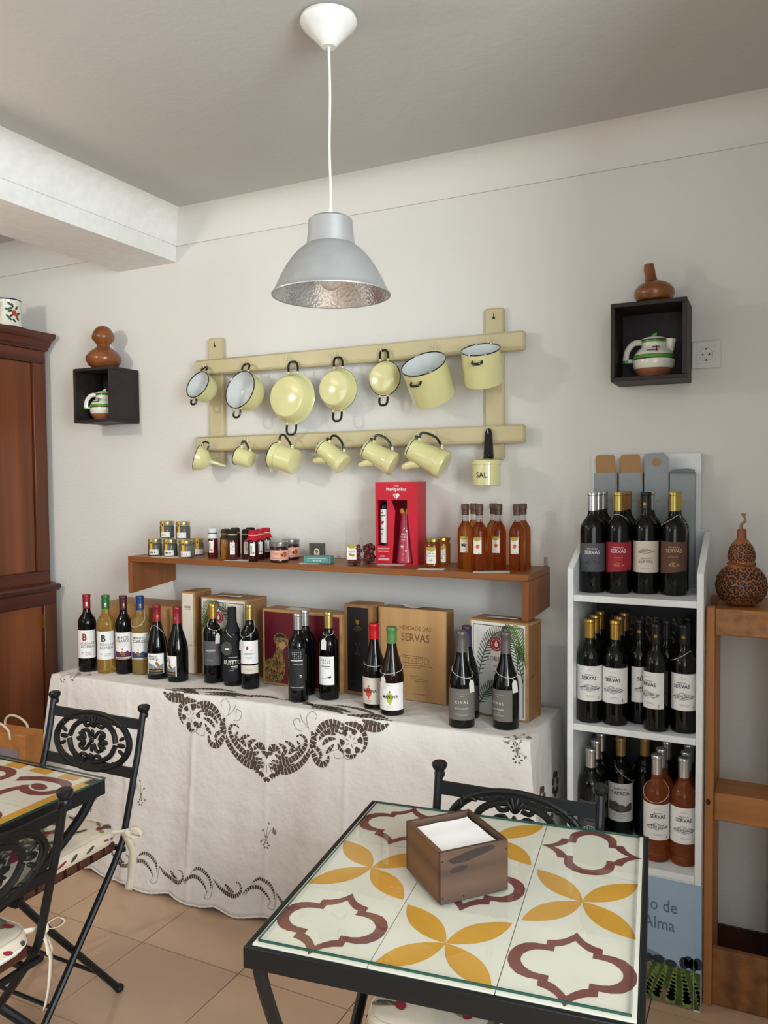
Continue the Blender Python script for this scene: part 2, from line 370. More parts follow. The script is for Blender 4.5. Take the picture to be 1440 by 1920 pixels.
P('shell', G().lathe([(0, 0), (.032, .001), (.052, .010), (.0595, .026), (.0585, .042), (.048, .056), (.030, .065), (.019, .070), (0, .072)], 32), gw, t)
P('stem', G().tube([(-.008, 0, .062), (-.011, 0, .085), (-.015, 0, .108), (-.0165, 0, .122)], [.021, .0165, .0165, .0145], 14), gw, t)
jg = mat('jug_green', '4f9a3c', .2, coat=.3); jb = mat('jug_brown', '4a2c20', .25); jt = mat('jug_terracotta', '9a6248', .2, coat=.3)
def teapot(label, loc, rz, s, stripe_ang):
    t = thing('striped_jug', label, 'jug', loc, rz, 'striped pottery jugs in the box shelves')
    pr = [(.042, .0), (.046, .004), (.058, .018), (.068, .038), (.0705, .058), (.066, .078), (.055, .094), (.044, .101), (.041, .108), (.0405, .128), (.042, .132)]
    def sec(z0, z1, off=0):
        def rz_(z):
            for (r0, a), (r1, b) in zip(pr, pr[1:]):
                if a <= z <= b: return r0+(r1-r0)*(z-a)/(b-a)
            return pr[-1][0]
        n = 7; return [(rz_(z0+(z1-z0)*i/n)+off, z0+(z1-z0)*i/n) for i in range(n+1)]
    sc = lambda p: [(r*s, z*s) for r, z in p]
    P('body', G().lathe(sc([(0, .001)]+pr+[(.038, .132), (.036, .11), (0, .11)]), 36), jug_w, t)
    P('glazed_base', G().lathe(sc(sec(.0, .030, .0005)), 36), jt, t)
    P('green_band', G().lathe(sc(sec(.064, .074, .0007)), 36), jg, t)
    P('green_band', G().lathe(sc(sec(.119, .126, .0007)), 36), jg, t)
    for a, b in ((.060, .064), (.074, .076), (.126, .130)): P('brown_line', G().lathe(sc(sec(a, b, .0007)), 36), jb, t)
    hp = cr([(-.040, 0, .124), (-.066, 0, .122), (-.086, 0, .100), (-.092, 0, .072), (-.093, 0, .056)], 5)
    hd = P('handle', G().tube([tuple(c*s for c in p) for p in hp], .0085*s, 10, flat=1.2).tube([(-.093*s, 0, .062*s), (-.066*s, 0, .062*s)], .007*s, 10), jug_w, t)
    P('green_tip', G().lathe([(.0105*s, 0), (.0108*s, .008*s)], 12, Matrix.Translation((-.093*s, 0, .056*s))), jg, hd)
    P('spout', G().tube([tuple(c*s for c in p) for p in [(.050, 0, .072), (.053, 0, .090), (.053, 0, .112), (.055, 0, .130)]], [.006*s, .012*s, .016*s, .019*s], 14, flat=1.0), jug_w, t)
    ld = P('lid', G().lathe(sc([(0, .142), (.020, .141), (.036, .136), (.038, .132), (0, .130)]), 32), jug_w, t)
    P('lid_knob', G().prism([(-.014, .139), (.010, .139), (.011, .156), (-.004, .151), (-.012, .143)], lambda u, v: (u*s, -.005*s, v*s), lambda u, v: (u*s, .005*s, v*s)), jg, ld, bevel=.0015)
    wr = wrapz(lambda z: .0665*s, stripe_ang)
    flat('brush_mark', [rect(-.028*s, .008*s, .0865*s, .0895*s), rect(.002*s, .006*s, .083*s, .104*s), rect(-.012*s, .016*s, .098*s, .101*s)], lambda u, v: (( .072-(v/s-.08)*.62)*s*sin(stripe_ang+u/(.066*s)), -(.072-(v/s-.08)*.62)*s*cos(stripe_ang+u/(.066*s)), v), jb, t)
    return t
teapot('striped white pottery jug with handle and green lid in the right box shelf', (.384, -.078, 1.8052), rad(4), .90, rad(8))
teapot('striped white pottery jug half hidden inside the left box shelf', (-1.905, -.082, 1.7652), rad(25), .90, rad(-10))
sk = thing('power_socket', 'white double-frame power socket on the wall beside the right box shelf', 'socket', (.530, 0, 1.876))
wp = mat('socket_white', 'dcdad6', .35)
P('cover_plate', G().box(-.042, .042, -.009, -.0005, -.042, .042), wp, sk, bevel=.003)
P('insert', G().box(-.026, .026, -.011, -.009, -.026, .026), wp, sk, bevel=.0008)
P('socket_well', G().lathe([(0, -.010), (.0185, -.010), (.0195, -.0005), (.0205, 0)], 28, Matrix.Translation((0, -.0125, 0)) @ Matrix.Rotation(rad(90), 4, 'X')), mat('socket_grey', 'b9b6b2', .4), sk)
for x, z in ((-.0095, 0), (.0095, 0), (0, .017), (0, -.017)): P('contact_hole', G().lathe([(0, .0006), (.0027, .0006), (.0027, 0)], 10, Matrix.Translation((x, -.0125, z)) @ Matrix.Rotation(rad(90), 4, 'X')), ink, sk)
# ------------------------------------------------------------------ hanging rack and enamelware
rk_m = mat('cream_paint', 'c9be98', .45, var=(5, 'c1b58e', 1), bump=(60, .08, .002))
rk = thing('hanging_rack', 'cream painted wooden rack with two rails and hooks on the wall', 'rack', (0, 0, 0))
for z0, z1, n in ((1.932, 1.996, 1), (1.619, 1.681, 0)):
    P('rail', G().box(-1.437, -.034, -.050, -.024, z0, z1), rk_m, rk, bevel=.007, seg=1)
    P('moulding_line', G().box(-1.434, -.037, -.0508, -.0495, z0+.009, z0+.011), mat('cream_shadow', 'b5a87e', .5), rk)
for x0, x1 in ((-1.385, -1.313), (-.185, -.116)):
    st = P('stile', G().box(x0, x1, -.024, -.0008, 1.565, 2.086), rk_m, rk, bevel=.006, seg=1)
    k = (x0+x1)/2
    P('keyhole', G().poly2([ell(k, 2.052, .005, .005)+[], [(k-.002, 2.055), (k+.002, 2.055), (k+.0015, 2.068), (k-.0015, 2.068)]], plane((0, -.0243, 0), (1, 0, 0), (0, 0, 1))), ink, st, smooth=0)
hk = mesh('hook', G().tube(cr([(0, .002, .012), (0, -.004, .012), (0, -.007, .004), (0, -.010, -.006), (0, -.0165, -.008), (0, -.021, -.002), (0, -.0215, .006)], 4), .0017, 8), mat('hook_cream', 'e0d8b8', .4))
HX = [-1.371+.20235*i for i in range(7)]
for x in HX: P('hook', hk, None, rk, loc=(x, -.050, 1.968)); P('hook', hk, None, rk, loc=(x, -.050, 1.660))
ye = mat('yellow_enamel', 'dcd8a0', .12, coat=.5, var=(6, 'd6d298', 1)); wi = mat('white_enamel', 'dfe3e2', .1, coat=.5); bk_e = mat('black_enamel', '15161a', .18, coat=.4)
def frame(c, mouth, hint=(0, 0, 1)):
    z = Vector(mouth).normalized(); y = Vector(hint); y = (y - z*y.dot(z)).normalized(); x = y.cross(z)
    M = Matrix((x, y, z)).transposed().to_4x4(); M.translation = Vector(c); return M
def place(t, M): t.matrix_world = M; t.rotation_mode = 'XYZ'
def uloop(w2, y0, L, z=0.0, dz=0.0, sg=1):
    return cr([(-w2, sg*y0, z), (-w2*1.02, sg*(y0+L*.6), z+dz*.6), (-w2*.62, sg*(y0+L*.95), z+dz*.95), (0, sg*(y0+L), z+dz), (w2*.62, sg*(y0+L*.95), z+dz*.95), (w2*1.02, sg*(y0+L*.6), z+dz*.6), (w2, sg*y0, z)], 4)
def pot(name, label, c, mouth, r, h, kind, L=.026, w2=.014, hz=-.006, group='two-handled enamel pans on the upper rail'):
    t = thing(name, label, 'pot' if kind != 'pan' else 'pan', group=group); place(t, frame(c, mouth))
    if kind == 'round': pr = [(0, -h), (r*.62, -h), (r*.74, -h*.97), (r*.86, -h*.85), (r*.95, -h*.6), (r*.985, -h*.3), (r*.985, 0)]
    elif kind == 'pan': pr = [(0, -h), (r*.68, -h), (r*.76, -h*.96), (r*.82, -h*.82), (r*.90, -h*.35), (r*.95, -h*.10), (r*1.0, -h*.02), (r, 0)]
    else: pr = [(0, -h), (r*.88, -h), (r*.95, -h*.985), (r*.965, -h*.95), (r*.985, -h*.05), (r*.985, 0)]
    P('body', G().lathe(pr, 40), ye, t)
    P('inside', G().lathe([(max(0, a-.002), b+.002 if b < 0 else 0) for a, b in pr], 40), wi, t)
    P('rim', G().lathe([(r*.975+.0022*cos(a), .0022*sin(a)) for a in (2*pi*i/8 for i in range(9))], 40), bk_e, t)
    for s in (1, -1):
        hd = P('handle', G().tube(uloop(w2, r*.985+.004, L, hz, -.004, s), .0044, 10), bk_e, t)
        P('lug', G().tube([(-w2, s*(r*.955), hz-.002), (-w2, s*(r+.006), hz)], .0044, 8).tube([(w2, s*(r*.955), hz-.002), (w2, s*(r+.006), hz)], .0044, 8), ye, hd)
    return t
pot('casserole', 'small round yellow enamel casserole, first on the upper rail from the left', (-1.372, -.107, 1.888), (-.12, -.89, .40), .060, .072, 'round', L=.022)
pot('casserole', 'yellow enamel casserole with white inside, second on the upper rail', (-1.160, -.112, 1.855), (-.16, -.94, .27), .0785, .082, 'round', L=.030, w2=.018)
pot('frying_pan', 'largest yellow enamel pan hanging bottom out, third on the upper rail', (-.945, -.062, 1.813), (.03, 1, -.07), .098, .050, 'pan', L=.040, w2=.021)
pot('frying_pan', 'medium yellow enamel pan hanging bottom out, fourth on the upper rail', (-.744, -.062, 1.836), (.03, 1, -.05), .080, .042, 'pan', L=.036, w2=.018)
pot('frying_pan', 'smallest yellow enamel pan hanging bottom out, fifth on the upper rail', (-.552, -.062, 1.866), (.03, 1, -.05), .0645, .028, 'pan', L=.032, w2=.016)
pot('stock_pot', 'big deep yellow enamel stock pot, sixth on the upper rail', (-.360, -.152, 1.893), (-.04, -.62, .785), .081, .134, 'deep', L=.020, w2=.017, hz=-.020)
pot('stock_pot', 'smaller deep yellow enamel pot at the right end of the upper rail', (-.155, -.149, 1.926), (.06, -.44, .90), .0665, .118, 'deep', L=.016, w2=.015, hz=-.018)
G2 = 'enamel jugs and mugs on the lower rail'
def lower(name, label, cat, c, mouth): t = thing(name, label, cat, group=G2); place(t, frame(c, mouth)); return t
t = lower('funnel', 'yellow enamel funnel with a thin spout, leftmost on the lower rail', 'funnel', (-1.382, -.105, 1.592), (-.86, -.42, .28))
P('bowl', G().lathe([(.0535, .0), (.052, -.006), (.046, -.026), (.034, -.043), (.018, -.053), (.012, -.056), (.009, -.060), (.0035, -.122), (.0025, -.122), (.007, -.06), (.016, -.051), (.032, -.041), (.044, -.024), (.0515, 0)], 32), ye, t)
P('rim', G().lathe([(.0528+.0016*cos(a), .0016*sin(a)) for a in (2*pi*i/8 for i in range(9))], 36), bk_e, t)
P('handle', G().tube(cr([(0, .051, -.008), (0, .066, -.006), (0, .073, -.018), (0, .066, -.032), (0, .044, -.030)], 4), .0035, 8), bk_e, t)
def vessel(name, label, cat, c, mouth, r1, r2, h, kind):
    t = lower(name, label, cat, c, mouth)
    if kind == 'mug': pr = [(0, -h), (r2*.88, -h), (r2*.97, -h*.97), (r2, -h*.93), (r1*.985, -.004), (r1*1.02, 0)]
    elif kind == 'milk': pr = [(0, -h), (r2*.90, -h), (r2*.98, -h*.975), (r2, -h*.94), (r2, -h*.36), (r2*1.03, -h*.33), (r2*1.03, -h*.27), (r2*.99, -h*.24), (r1*.97, -h*.1), (r1*1.03, 0)]
    else: pr = [(0, -h), (r2*.82, -h), (r2*.95, -h*.985), (r2, -h*.95), (r2*.985, -h*.80), (r2*.955, -h*.78), (r2*.93, -h*.76), (r1*1.0, -.004), (r1*1.03, 0)]
    P('body', G().lathe(pr, 36), ye, t)
    if kind == 'jug':
        P('lid_line', G().lathe([(r1*1.03, -.0005), (r1*1.05, .001), (r1*1.03, .0025)], 36), bk_e, t)
        l = P('lid', G().lathe([(r1*1.05, .0022), (r1*1.06, .005), (r1*.95, .010), (r1*.5, .015), (0, .017)], 32), ye, t)
        P('lid_knob', G().sphere((0, 0, .021), .006, .006, .006), bk_e, l)
        P('hinge', G().box(-.006, .006, r1*.98, r1*1.22, -.004, .007).sphere((0, r1*1.2, .004), .006, .006, .006), bk_e, t, bevel=.0015)
        sp = [(-.0, -r1*.80, -h*.36), (0, -r1*1.35, -h*.16), (0, -r1*1.75, -h*.05), (0, -r1*1.95, .002)]
        P('spout', G().tube(cr(sp, 3), [.016*r1/.03]*1+[.0155*r1/.03-.0009*r1/.03*i for i in range(1, 10)], 12), ye, t)
    else:
        P('inside', G().lathe([(0, -h+.003), (r2*.9, -h+.003), (r2-.003, -h*.9), (r2-.003, -h*.4), (r1*.93, -h*.2), (r1*.93, -h*.05), (r1*1.0, 0)], 36), wi, t)
        P('rim', G().lathe([(r1*1.02+.0017*cos(a), .0017*sin(a)) for a in (2*pi*i/8 for i in range(9))], 36), bk_e, t)
        if kind == 'milk': P('pouring_lip', G().prism([(-.016, -r1*.98), (.016, -r1*.98), (.004, -r1*1.28), (-.004, -r1*1.28)], lambda u, v: (u, v, -.004), lambda u, v: (u, v, .001)), ye, t, bevel=.001)
    k = .034 if kind != 'mug' else .026
    hp = [(0, r1*.97, -.010), (0, r1+k*.75, -.006), (0, r1+k*1.05, -h*.22), (0, r2+k*.62, -h*.48), (0, r2*.99, -h*.72)]
    hd = P('handle', G().tube(cr(hp, 5), .0046, 10), bk_e, t)
    P('lug', G().tube([(0, r1*.93, -.010), (0, r1+.009, -.0085)], .0056, 8).tube([(0, r2*.95, -h*.735), (0, r2+.009, -h*.67)], .0056, 8), ye, hd)
    return t
vessel('enamel_mug', 'small yellow enamel mug lying sideways on the lower rail beside the funnel', 'mug', (-1.186, -.100, 1.597), (-.94, -.16, .30), .036, .033, .066, 'mug')
vessel('milk_pot', 'wide yellow enamel milk pot with one handle, third on the lower rail', 'pot', (-1.005, -.108, 1.594), (-.95, -.0, .28), .0515, .049, .100, 'milk')
vessel('coffee_pot', 'smallest yellow enamel coffee pot with lid, fourth on the lower rail', 'coffee pot', (-.793, -.100, 1.619), (-.79, -.02, .60), .032, .041, .112, 'jug')
vessel('coffee_pot', 'middle sized yellow enamel coffee pot with lid, fifth on the lower rail', 'coffee pot', (-.606, -.100, 1.607), (-.87, -.08, .47), .0335, .044, .120, 'jug')
vessel('coffee_pot', 'largest yellow enamel coffee pot with chipped bottom, sixth on the lower rail', 'coffee pot', (-.424, -.110, 1.605), (-.88, -.09, .46), .038, .052, .136, 'jug')
t = thing('salt_box', 'yellow enamel salt canister with black wall strap, at the right end of the lower rail', 'canister', (-.148, -.112, 1.474), rad(10), group=G2)
P('body', G().lathe([(0, 0), (.044, 0), (.0465, .003), (.0470, .010), (.0475, .074), (.0, .076)], 40), ye, t)
l = P('lid', G().lathe([(.0500, .071), (.0508, .073), (.0505, .080), (.047, .086), (.030, .090), (0, .092)], 40), ye, t)
P('lid_knob', G().lathe([(.006, .090), (.006, .096), (.0095, .101), (.008, .105), (0, .106)], 12), bk_e, l)
P('wall_strap', G().prism([(-.020, -.015), (.020, -.015), (.0125, .105), (.0085, .118), (0, .122), (-.0085, .118), (-.0125, .105)], lambda u, v: (u, .046, .075+v), lambda u, v: (u, .050, .075+v)), bk_e, t, bevel=.001)
P('lettering', text(G(), 'SAL', .026, wrapz(lambda z: .0475, rad(-12)), 0, .027, .95, .012), ink, t, smooth=0)

# ------------------------------------------------------------------ wooden wall shelf and what stands on it
ZS = 1.197
sw = wood('honey_pine', '7c4820', '985c2a', 0, .42, 7, .06); sw2 = wood('honey_pine_end', '784622', '94592a', 2, .42, 7, .06)
sf = thing('wall_shelf', 'honey coloured wooden wall shelf with two drop sides above the wine table', 'shelf', (0, 0, 0))
edge = [(-1.615, -.262), (-1.3, -.267), (-1.0, -.264), (-.7, -.268), (-.4, -.266), (-.15, -.270), (.040, -.268), (.040, -.001), (-1.615, -.001)]
P('shelf_board', G().prism(edge, lambda x, y: (x, y, ZS-.021), lambda x, y: (x, y, ZS)), sw, sf, bevel=.002)
P('drop_side', G().prism([(-.262, 1.048), (-.001, 1.072), (-.001, ZS-.0215), (-.262, ZS-.0215)], lambda y, z: (-1.615, y, z), lambda y, z: (-1.594, y, z)), sw2, sf, bevel=.001)
P('drop_side', G().prism([(-.262, 1.050), (-.001, 1.060), (-.001, ZS-.0215), (-.262, ZS-.0215)], lambda y, z: (.018, y, z), lambda y, z: (.040, y, z)), sw2, sf, bevel=.001)
P('wall_bracket', G().box(.020, .034, -.004, -.0005, ZS+.0005, ZS+.032), alu, sf, bevel=.003)
eye = thing('screw_eye', 'small white wire hook standing up from the shelf by the teal box', 'hook', (-.760, -.020, ZS))
P('ring', G().tube([(.011*cos(a), 0, .020+.011*sin(a)) for a in (2*pi*i/16 for i in range(13))], .0022, 6).tube([(.003, 0, .0), (0, 0, .010)], .0022, 6), mat('hook_cream'), eye)
def cardp(x, y, rz, w2=.045, d2=.030, z=ZS, name='price_card', label='', tilt=0.0):
    o = thing(name, label, 'card', (x, y, z), rz, 'paper price cards lying about'); n = 6; g = G()
    vs = []
    for off in (0, .0007):
        for i in range(n+1):
            u = -w2+2*w2*i/n; c = .0006+off+tilt*(u/w2)**2
            vs += [(u, -d2, c), (u, d2, c)]
    fs = []; B = 2*(n+1)
    for i in range(n):
        a = 2*i; fs += [(a, a+1, a+3, a+2), (B+a, B+a+2, B+a+3, B+a+1), (a, a+2, B+a+2, B+a), (a+1, B+a+1, B+a+3, a+3)]
    fs += [(0, B, B+1, 1), (2*n, 2*n+1, B+2*n+1, B+2*n)]
    P('card_sheet', g.add(vs, fs), card, o)
    return o
# pesto jars
jar_g = mat('jar_glass', 'dfe6df', .03, trans=.9, ior=1.2); lid_g = mat('lid_pale_gold', 'b9b083', .28, .75); yel = mat('label_yellow', 'd8a21f', .6); pest = [mat('olive_paste', '4d4a24', .6, var=(160, '2c2a15', 1)), mat('herb_mix', '857a55', .6, var=(140, '4a4426', 1)), mat('tapenade', '2d2c22', .6, var=(150, '15150f', 1))]
def pesto(x, y, z, rz, k, label):
    t = thing('pesto_jar', label, 'jar', (x, y, z), rz, 'small square-label jars with yellow strips')
    r = .0285
    P('glass', G().lathe([(0, .0008), (r-.003, 0), (r, .003), (r, .045), (r-.002, .050), (r-.004, .054), (r-.004, .060), (0, .060)], 28), jar_g, t)
    P('contents', G().lathe([(0, .003), (r-.003, .003), (r-.0015, .006), (r-.0015, .047), (0, .048)], 28), pest[k], t)
    P('lid', G().lathe([(r-.001, .054), (r-.0005, .056), (r-.0005, .066), (r-.003, .069), (0, .0692)], 28), lid_g, t)
    P('strip_label', G().lathe([(r+.0006, .025), (r+.0006, .071)], 4, None, rad(-38), rad(-16)), yel, t)
    wl = P('label', G().lathe([(r+.0007, .004), (r+.0007, .026)], 10, None, rad(-45), rad(32)), cream, t)
    inr = P('label_panel', G().lathe([(r+.0011, .007), (r+.0011, .022)], 10, None, rad(-38), rad(26)), white, wl)
    flat('print', [rect(-.014, -.011, .009, .019), rect(-.006, -.004, .009, .019), rect(.001, .003, .009, .019)] if k else [ell(-.011, .0145, .0028, .0042, 8, -.5), ell(-.003, .0145, .0028, .0042, 8, -.5), ell(.005, .0145, .0028, .0042, 8, -.5)], wrapz(lambda z: r+.0009, rad(-6)), ink if k == 0 else mat('label_grey_print', '9a9ba0', .6), wl)
    flat('strip_mark', [rect(-.0025, .0025, .050, .057)], wrapz(lambda z: r+.0004, rad(-27)), ink, t)
    return t
va = lambda x, y: math.atan2(CAM.x-x, y-CAM.y)
cardp(-1.425, -.2315, rad(4), .075, .026, label='white price card lying under the pesto jars')
zj = ZS+.0014
pesto(-1.536, -.190, ZS, va(-1.5, -.19)-.1, 0, 'lower jar with yellow strip, leftmost on the wooden shelf')
pesto(-1.448, -.200, zj, va(-1.44, -.2)-.1, 0, 'lower jar with yellow strip, middle of the three in front')
pesto(-1.350, -.222, zj, va(-1.33, -.22)+.1, 1, 'lower jar with yellow strip and grey print, right of the three in front')
pesto(-1.390, -.110, ZS, va(-1.39, -.09)+.6, 1, 'half hidden jar behind the right front jar of the stack')
pesto(-1.481, -.180, zj+.0702, va(-1.48, -.19)-.15, 2, 'upper jar with dark filling, left one on top of the stack')
pesto(-1.392, -.187, zj+.0702, va(-1.39, -.19)-.15, 2, 'upper jar with dark filling, right one on top of the stack')
# tall slim jam and sauce bottles
dkj = mat('dark_jam', '2c0f10', .08, coat=.3); rdj = mat('red_jam', '5a1a16', .07, trans=.25, coat=.3); amj = mat('mustard_jam', '9a6418', .1, coat=.3)
bkc = mat('black_cloth', '201d1c', .9, bump=(300, .3, .001)); brc = mat('brown_cloth', '3c2f28', .9, bump=(300, .3, .001)); whc = mat('white_cap', 'd9d9dc', .5); red_c = mat('red_cloth', 'b3122a', .85, bump=(260, .3, .001))
def slim(x, y, kind, jam, label, lab=True, rz=0.0, z=ZS):
    t = thing('sauce_bottle', label, 'bottle', (x, y, z), va(x, y)+rz, 'slim bottles of sauce with cloth caps')
    r = .0195
    P('bottle_body', G().lathe([(0, .001), (r-.002, 0), (r, .003), (r, .072), (r-.002, .080), (.0135, .087), (.013, .096), (0, .096)], 24), jam, t)
    cm = {'black': bkc, 'brown': brc, 'white': whc, 'red': red_c}[kind]
    if kind == 'red':
        g = G(); n = 40; pr = [(0, .1165), (.013, .116), (.0175, .1125), (.018, .102), (.0165, .097), (.021, .088), (.0255, .079)]
        g.lathe(pr, n); g.v = [(v[0]*(1+(.10 if v[2] < .08 else .04)*sin(9*math.atan2(v[0], -v[1]))*(v[2] < .09)), v[1]*(1+(.10 if v[2] < .08 else .04)*sin(9*math.atan2(v[0], -v[1]))*(v[2] < .09)), v[2]-(.003 if v[2] < .08 else 0)*sin(5*math.atan2(v[0], -v[1]))) for v in g.v]
        P('cloth_cap', g, red_c, t)
    else:
        P('cloth_cap', G().lathe([(0, .1165), (.0145, .116), (.0178, .1125), (.018, .099), (.0168, .0965), (.0185, .090), (.0205, .078), (.0200, .0775)], 28), cm, t)
    P('tie_band', G().lathe([(.0172, .0955), (.0186, .0968), (.0186, .0985), (.0176, .0995)], 24), mat('raffia', 'c8b48e', .8) if kind != 'white' else ink, t)
    if lab:
        l = P('label', G().lathe([(r+.0006, .022), (r+.0006, .068)], 8, None, rad(-30), rad(24)), white, t)
        rs = random.Random(int(x*1e4))
        if kind == 'black': flat('print', strokes([[(rs.uniform(-.006, -.002), .062-i*.005), (rs.uniform(.001, .006), .057-i*.005)] for i in range(5)], .0014), wrapz(lambda z: r+.0004, rad(-3)), ink_red, l)
        else: flat('print', [rect(-.007, -.002, .028, .060), rect(.0, .006, .028, .036)], wrapz(lambda z: r+.0004, rad(-3)), mat('photo_grey', '77736f', .6), l)
    return t
slim(-1.243, -.190, 'white', rdj, 'slim sauce bottle with white cap nearest the stacked jars', rz=-.3)
slim(-1.238, -.120, 'white', rdj, 'slim sauce bottle with white cap in the back row', lab=False)
slim(-1.168, -.205, 'brown', amj, 'slim sauce bottle with brown cap and amber filling', lab=False)
slim(-1.112, -.237, 'black', rdj, 'slim sauce bottle with black cap and white label in the front row', z=ZS+.0014)
slim(-1.183, -.125, 'brown', dkj, 'slim sauce bottle with brown cap in the back row', lab=False)
slim(-1.082, -.188, 'black', rdj, 'slim sauce bottle with black cap behind the red capped ones', rz=-.1)
slim(-1.130, -.098, 'black', dkj, 'slim sauce bottle with black cap at the back near the wall', lab=False)
slim(-1.018, -.236, 'red', dkj, 'slim dark bottle with red cloth cap at the front of the three', rz=-.1)
slim(-1.036, -.168, 'red', dkj, 'slim dark bottle with red cloth cap in the middle of the three', rz=.1)
slim(-1.062, -.090, 'red', dkj, 'slim dark bottle with red cloth cap nearest the wall', rz=.3)
cardp(-1.078, -.2305, rad(12), .058, .028, label='white price card under the slim sauce bottles')
# jam jars
slv = mat('lid_silver', 'a9aaad', .28, .85); pinkl = mat('label_pink', 'd9a493', .6)
def jam(x, y, label):
    t = thing('jam_jar', label, 'jar', (x, y, ZS), va(x, y), 'round jam jars with silver lids'); r = .034
    P('jar_body', G().lathe([(0, .001), (r-.003, 0), (r, .004), (r, .052), (r-.003, .058), (r-.005, .061), (0, .061)], 32), dkj, t)
    P('lid', G().lathe([(r-.001, .058), (r, .060), (r, .074), (r-.003, .077), (0, .077)], 32), slv, t)
    l = P('label', G().lathe([(r+.0006, .010), (r+.0006, .046)], 20, None, rad(-75), rad(75)), pinkl, t)
    wj = wrapz(lambda z: r+.0004, 0)
    flat('plum_print', [ell(.020, .030, .009, .010)], wj, mat('plum_red', 'b4402e', .5), l)
    flat('plum_print', [ell(.010, .028, .008, .009)], wrapz(lambda z: r+.0008, 0), mat('plum_orange', 'd88a3a', .5), l)
    flat('stone_print', [ell(.010, .028, .0045, .0055)], wrapz(lambda z: r+.0012, 0), mat('plum_stone', '4a2018', .5), l)
    flat('print', [rect(-.026, -.002, .034, .036), rect(-.022, -.004, .030, .0315), rect(-.028, .028, .015, .017)], wrapz(lambda z: r+.0008, 0), mat('pink_print', 'b5746a', .6), l)
jam(-.912, -.222, 'silver lidded jam jar with pink plum label standing in front')
jam(-.934, -.110, 'silver lidded jam jar with pink plum label half behind the other')
# teal box with a small framed card behind, cards, dried fruit
teal = mat('teal_card', '5f8f8a', .6); teal_d = mat('teal_dark', '3f6b68', .6)
t = thing('soap_box', 'flat teal cardboard box lying on the shelf', 'box', (-.752, -.205, ZS+.0016), rad(13))
P('carton', G().box(-.050, .050, -.024, .024, 0, .026), teal, t, bevel=.001)
fn = plane((0, -.0243, 0), (1, 0, 0), (0, 0, 1))
flat('frame_print', strokes([[(-.044, .003), (.044, .003), (.044, .023), (-.044, .023), (-.044, .003)]], .002), fn, teal_d, t)
flat('print', [rect(-.034, .034, .0165, .0195), ell(-.012, .010, .004, .0035), ell(0, .010, .004, .0035), ell(.012, .010, .004, .0035)], plane((0, -.0244, 0), (1, 0, 0), (0, 0, 1)), mat('teal_pale', 'a9c4bd', .6), t)
cardp(-.775, -.233, rad(16), .038, .022, label='white price card under the teal box')
t = thing('framed_card', 'little dark framed card with white oval behind the teal box', 'frame', (-.826, -.090, ZS), rad(10))
P('frame', G().box(-.031, .031, -.011, 0, 0, .062), mat('charcoal_card', '46423e', .6), t, bevel=.001)
flat('border_print', strokes([[(-.026, .006), (.026, .006), (.026, .056), (-.026, .056), (-.026, .006)]], .0014), plane((0, -.0115, 0), (1, 0, 0), (0, 0, 1)), mat('tan_print', '8a7b60', .6), t)
flat('oval_print', [ell(0, .028, .0115, .016)], plane((0, -.0116, 0), (1, 0, 0), (0, 0, 1)), cream, t)
flat('tree_print', [ell(0, .032, .006, .007), rect(-.0012, .0012, .018, .028)], plane((0, -.0121, 0), (1, 0, 0), (0, 0, 1)), mat('olive_print', '6e6b45', .6), t)
cel = mat('cellophane', 'f0f0f0', .08, trans=1.0, ior=1.04, bump=(55, .9, .01), alpha=.45); cel.node_tree.nodes['Principled BSDF'].inputs['Specular IOR Level'].default_value = 1.6
chp = mat('dried_tomato', '6a2a22', .55, var=(60, '431512', 1))
def fruitbag(x, y, rz, label, lab):
    t = thing('dried_fruit_bag', label, 'bag', (x, y, ZS), rz, 'clear bags of dried fruit on the shelf')
    rs = random.Random(3); g = G()
    for i in range(46):
        a = rs.uniform(0, 2*pi); q = rs.uniform(0, .021); z = rs.uniform(.008, .070)
        g.sphere((q*cos(a)*1.1, q*sin(a)*.7, z), rs.uniform(.006, .011), rs.uniform(.005, .008), rs.uniform(.005, .009), 6, 4, Matrix.Rotation(rs.uniform(-.3, .3), 4, 'X'))
    s = P('dried_fruit', g, chp, t); s['kind'] = 'stuff'
    g = G(); rings = []
    for z, a, b in ((0, .026, .018), (.006, .030, .021), (.04, .032, .023), (.078, .031, .020), (.095, .026, .014), (.12, .031, .007), (.150, .034, .004), (.158, .031, .003)):
        rings.append([(a*cos(q)*(1+.05*sin(5*q+z*90)), b*sin(q)*(1+.1*sin(4*q+z*130)), z+.003*sin(3*q)*(z > .1)) for q in (2*pi*i/24 for i in range(24))])
    vs = [p for r_ in rings for p in r_]; fs = [tuple(reversed(range(24)))]
    for i in range(len(rings)-1):
        for k in range(24): fs.append((i*24+k, i*24+(k+1) % 24, (i+1)*24+(k+1) % 24, (i+1)*24+k))
    P('cellophane_bag', g.add(vs, fs), cel, t, smooth=60)
    if lab:
        fn = plane((-.006, -.0245, 0), (1, -.1, 0), (0, 0, 1))
        l = P('label', G().prism(rect(-.0165, .0165, .022, .075), lambda u, v: fn(u, v), lambda u, v: plane((-.006, -.0252, 0), (1, -.1, 0), (0, 0, 1))(u, v)), white, t, smooth=0)
        f2 = plane((-.006, -.0256, 0), (1, -.1, 0), (0, 0, 1))
        flat('gold_top', [[(-.0165, .075), (-.0165, .068), (-.010, .0625), (0, .060), (.010, .0625), (.0165, .068), (.0165, .075)]], f2, mat('olive_gold', 'a89a3e', .5), l)
        flat('fruit_print', [ell(-.005, .040, .006, .005), ell(.004, .037, .006, .005)], f2, mat('ochre_print', 'b5842e', .6), l)
        flat('print', [rect(-.011, .011, .0515, .0535), rect(-.012, .012, .047, .0495), rect(-.010, .010, .027, .028)], f2, ink_grey, l)
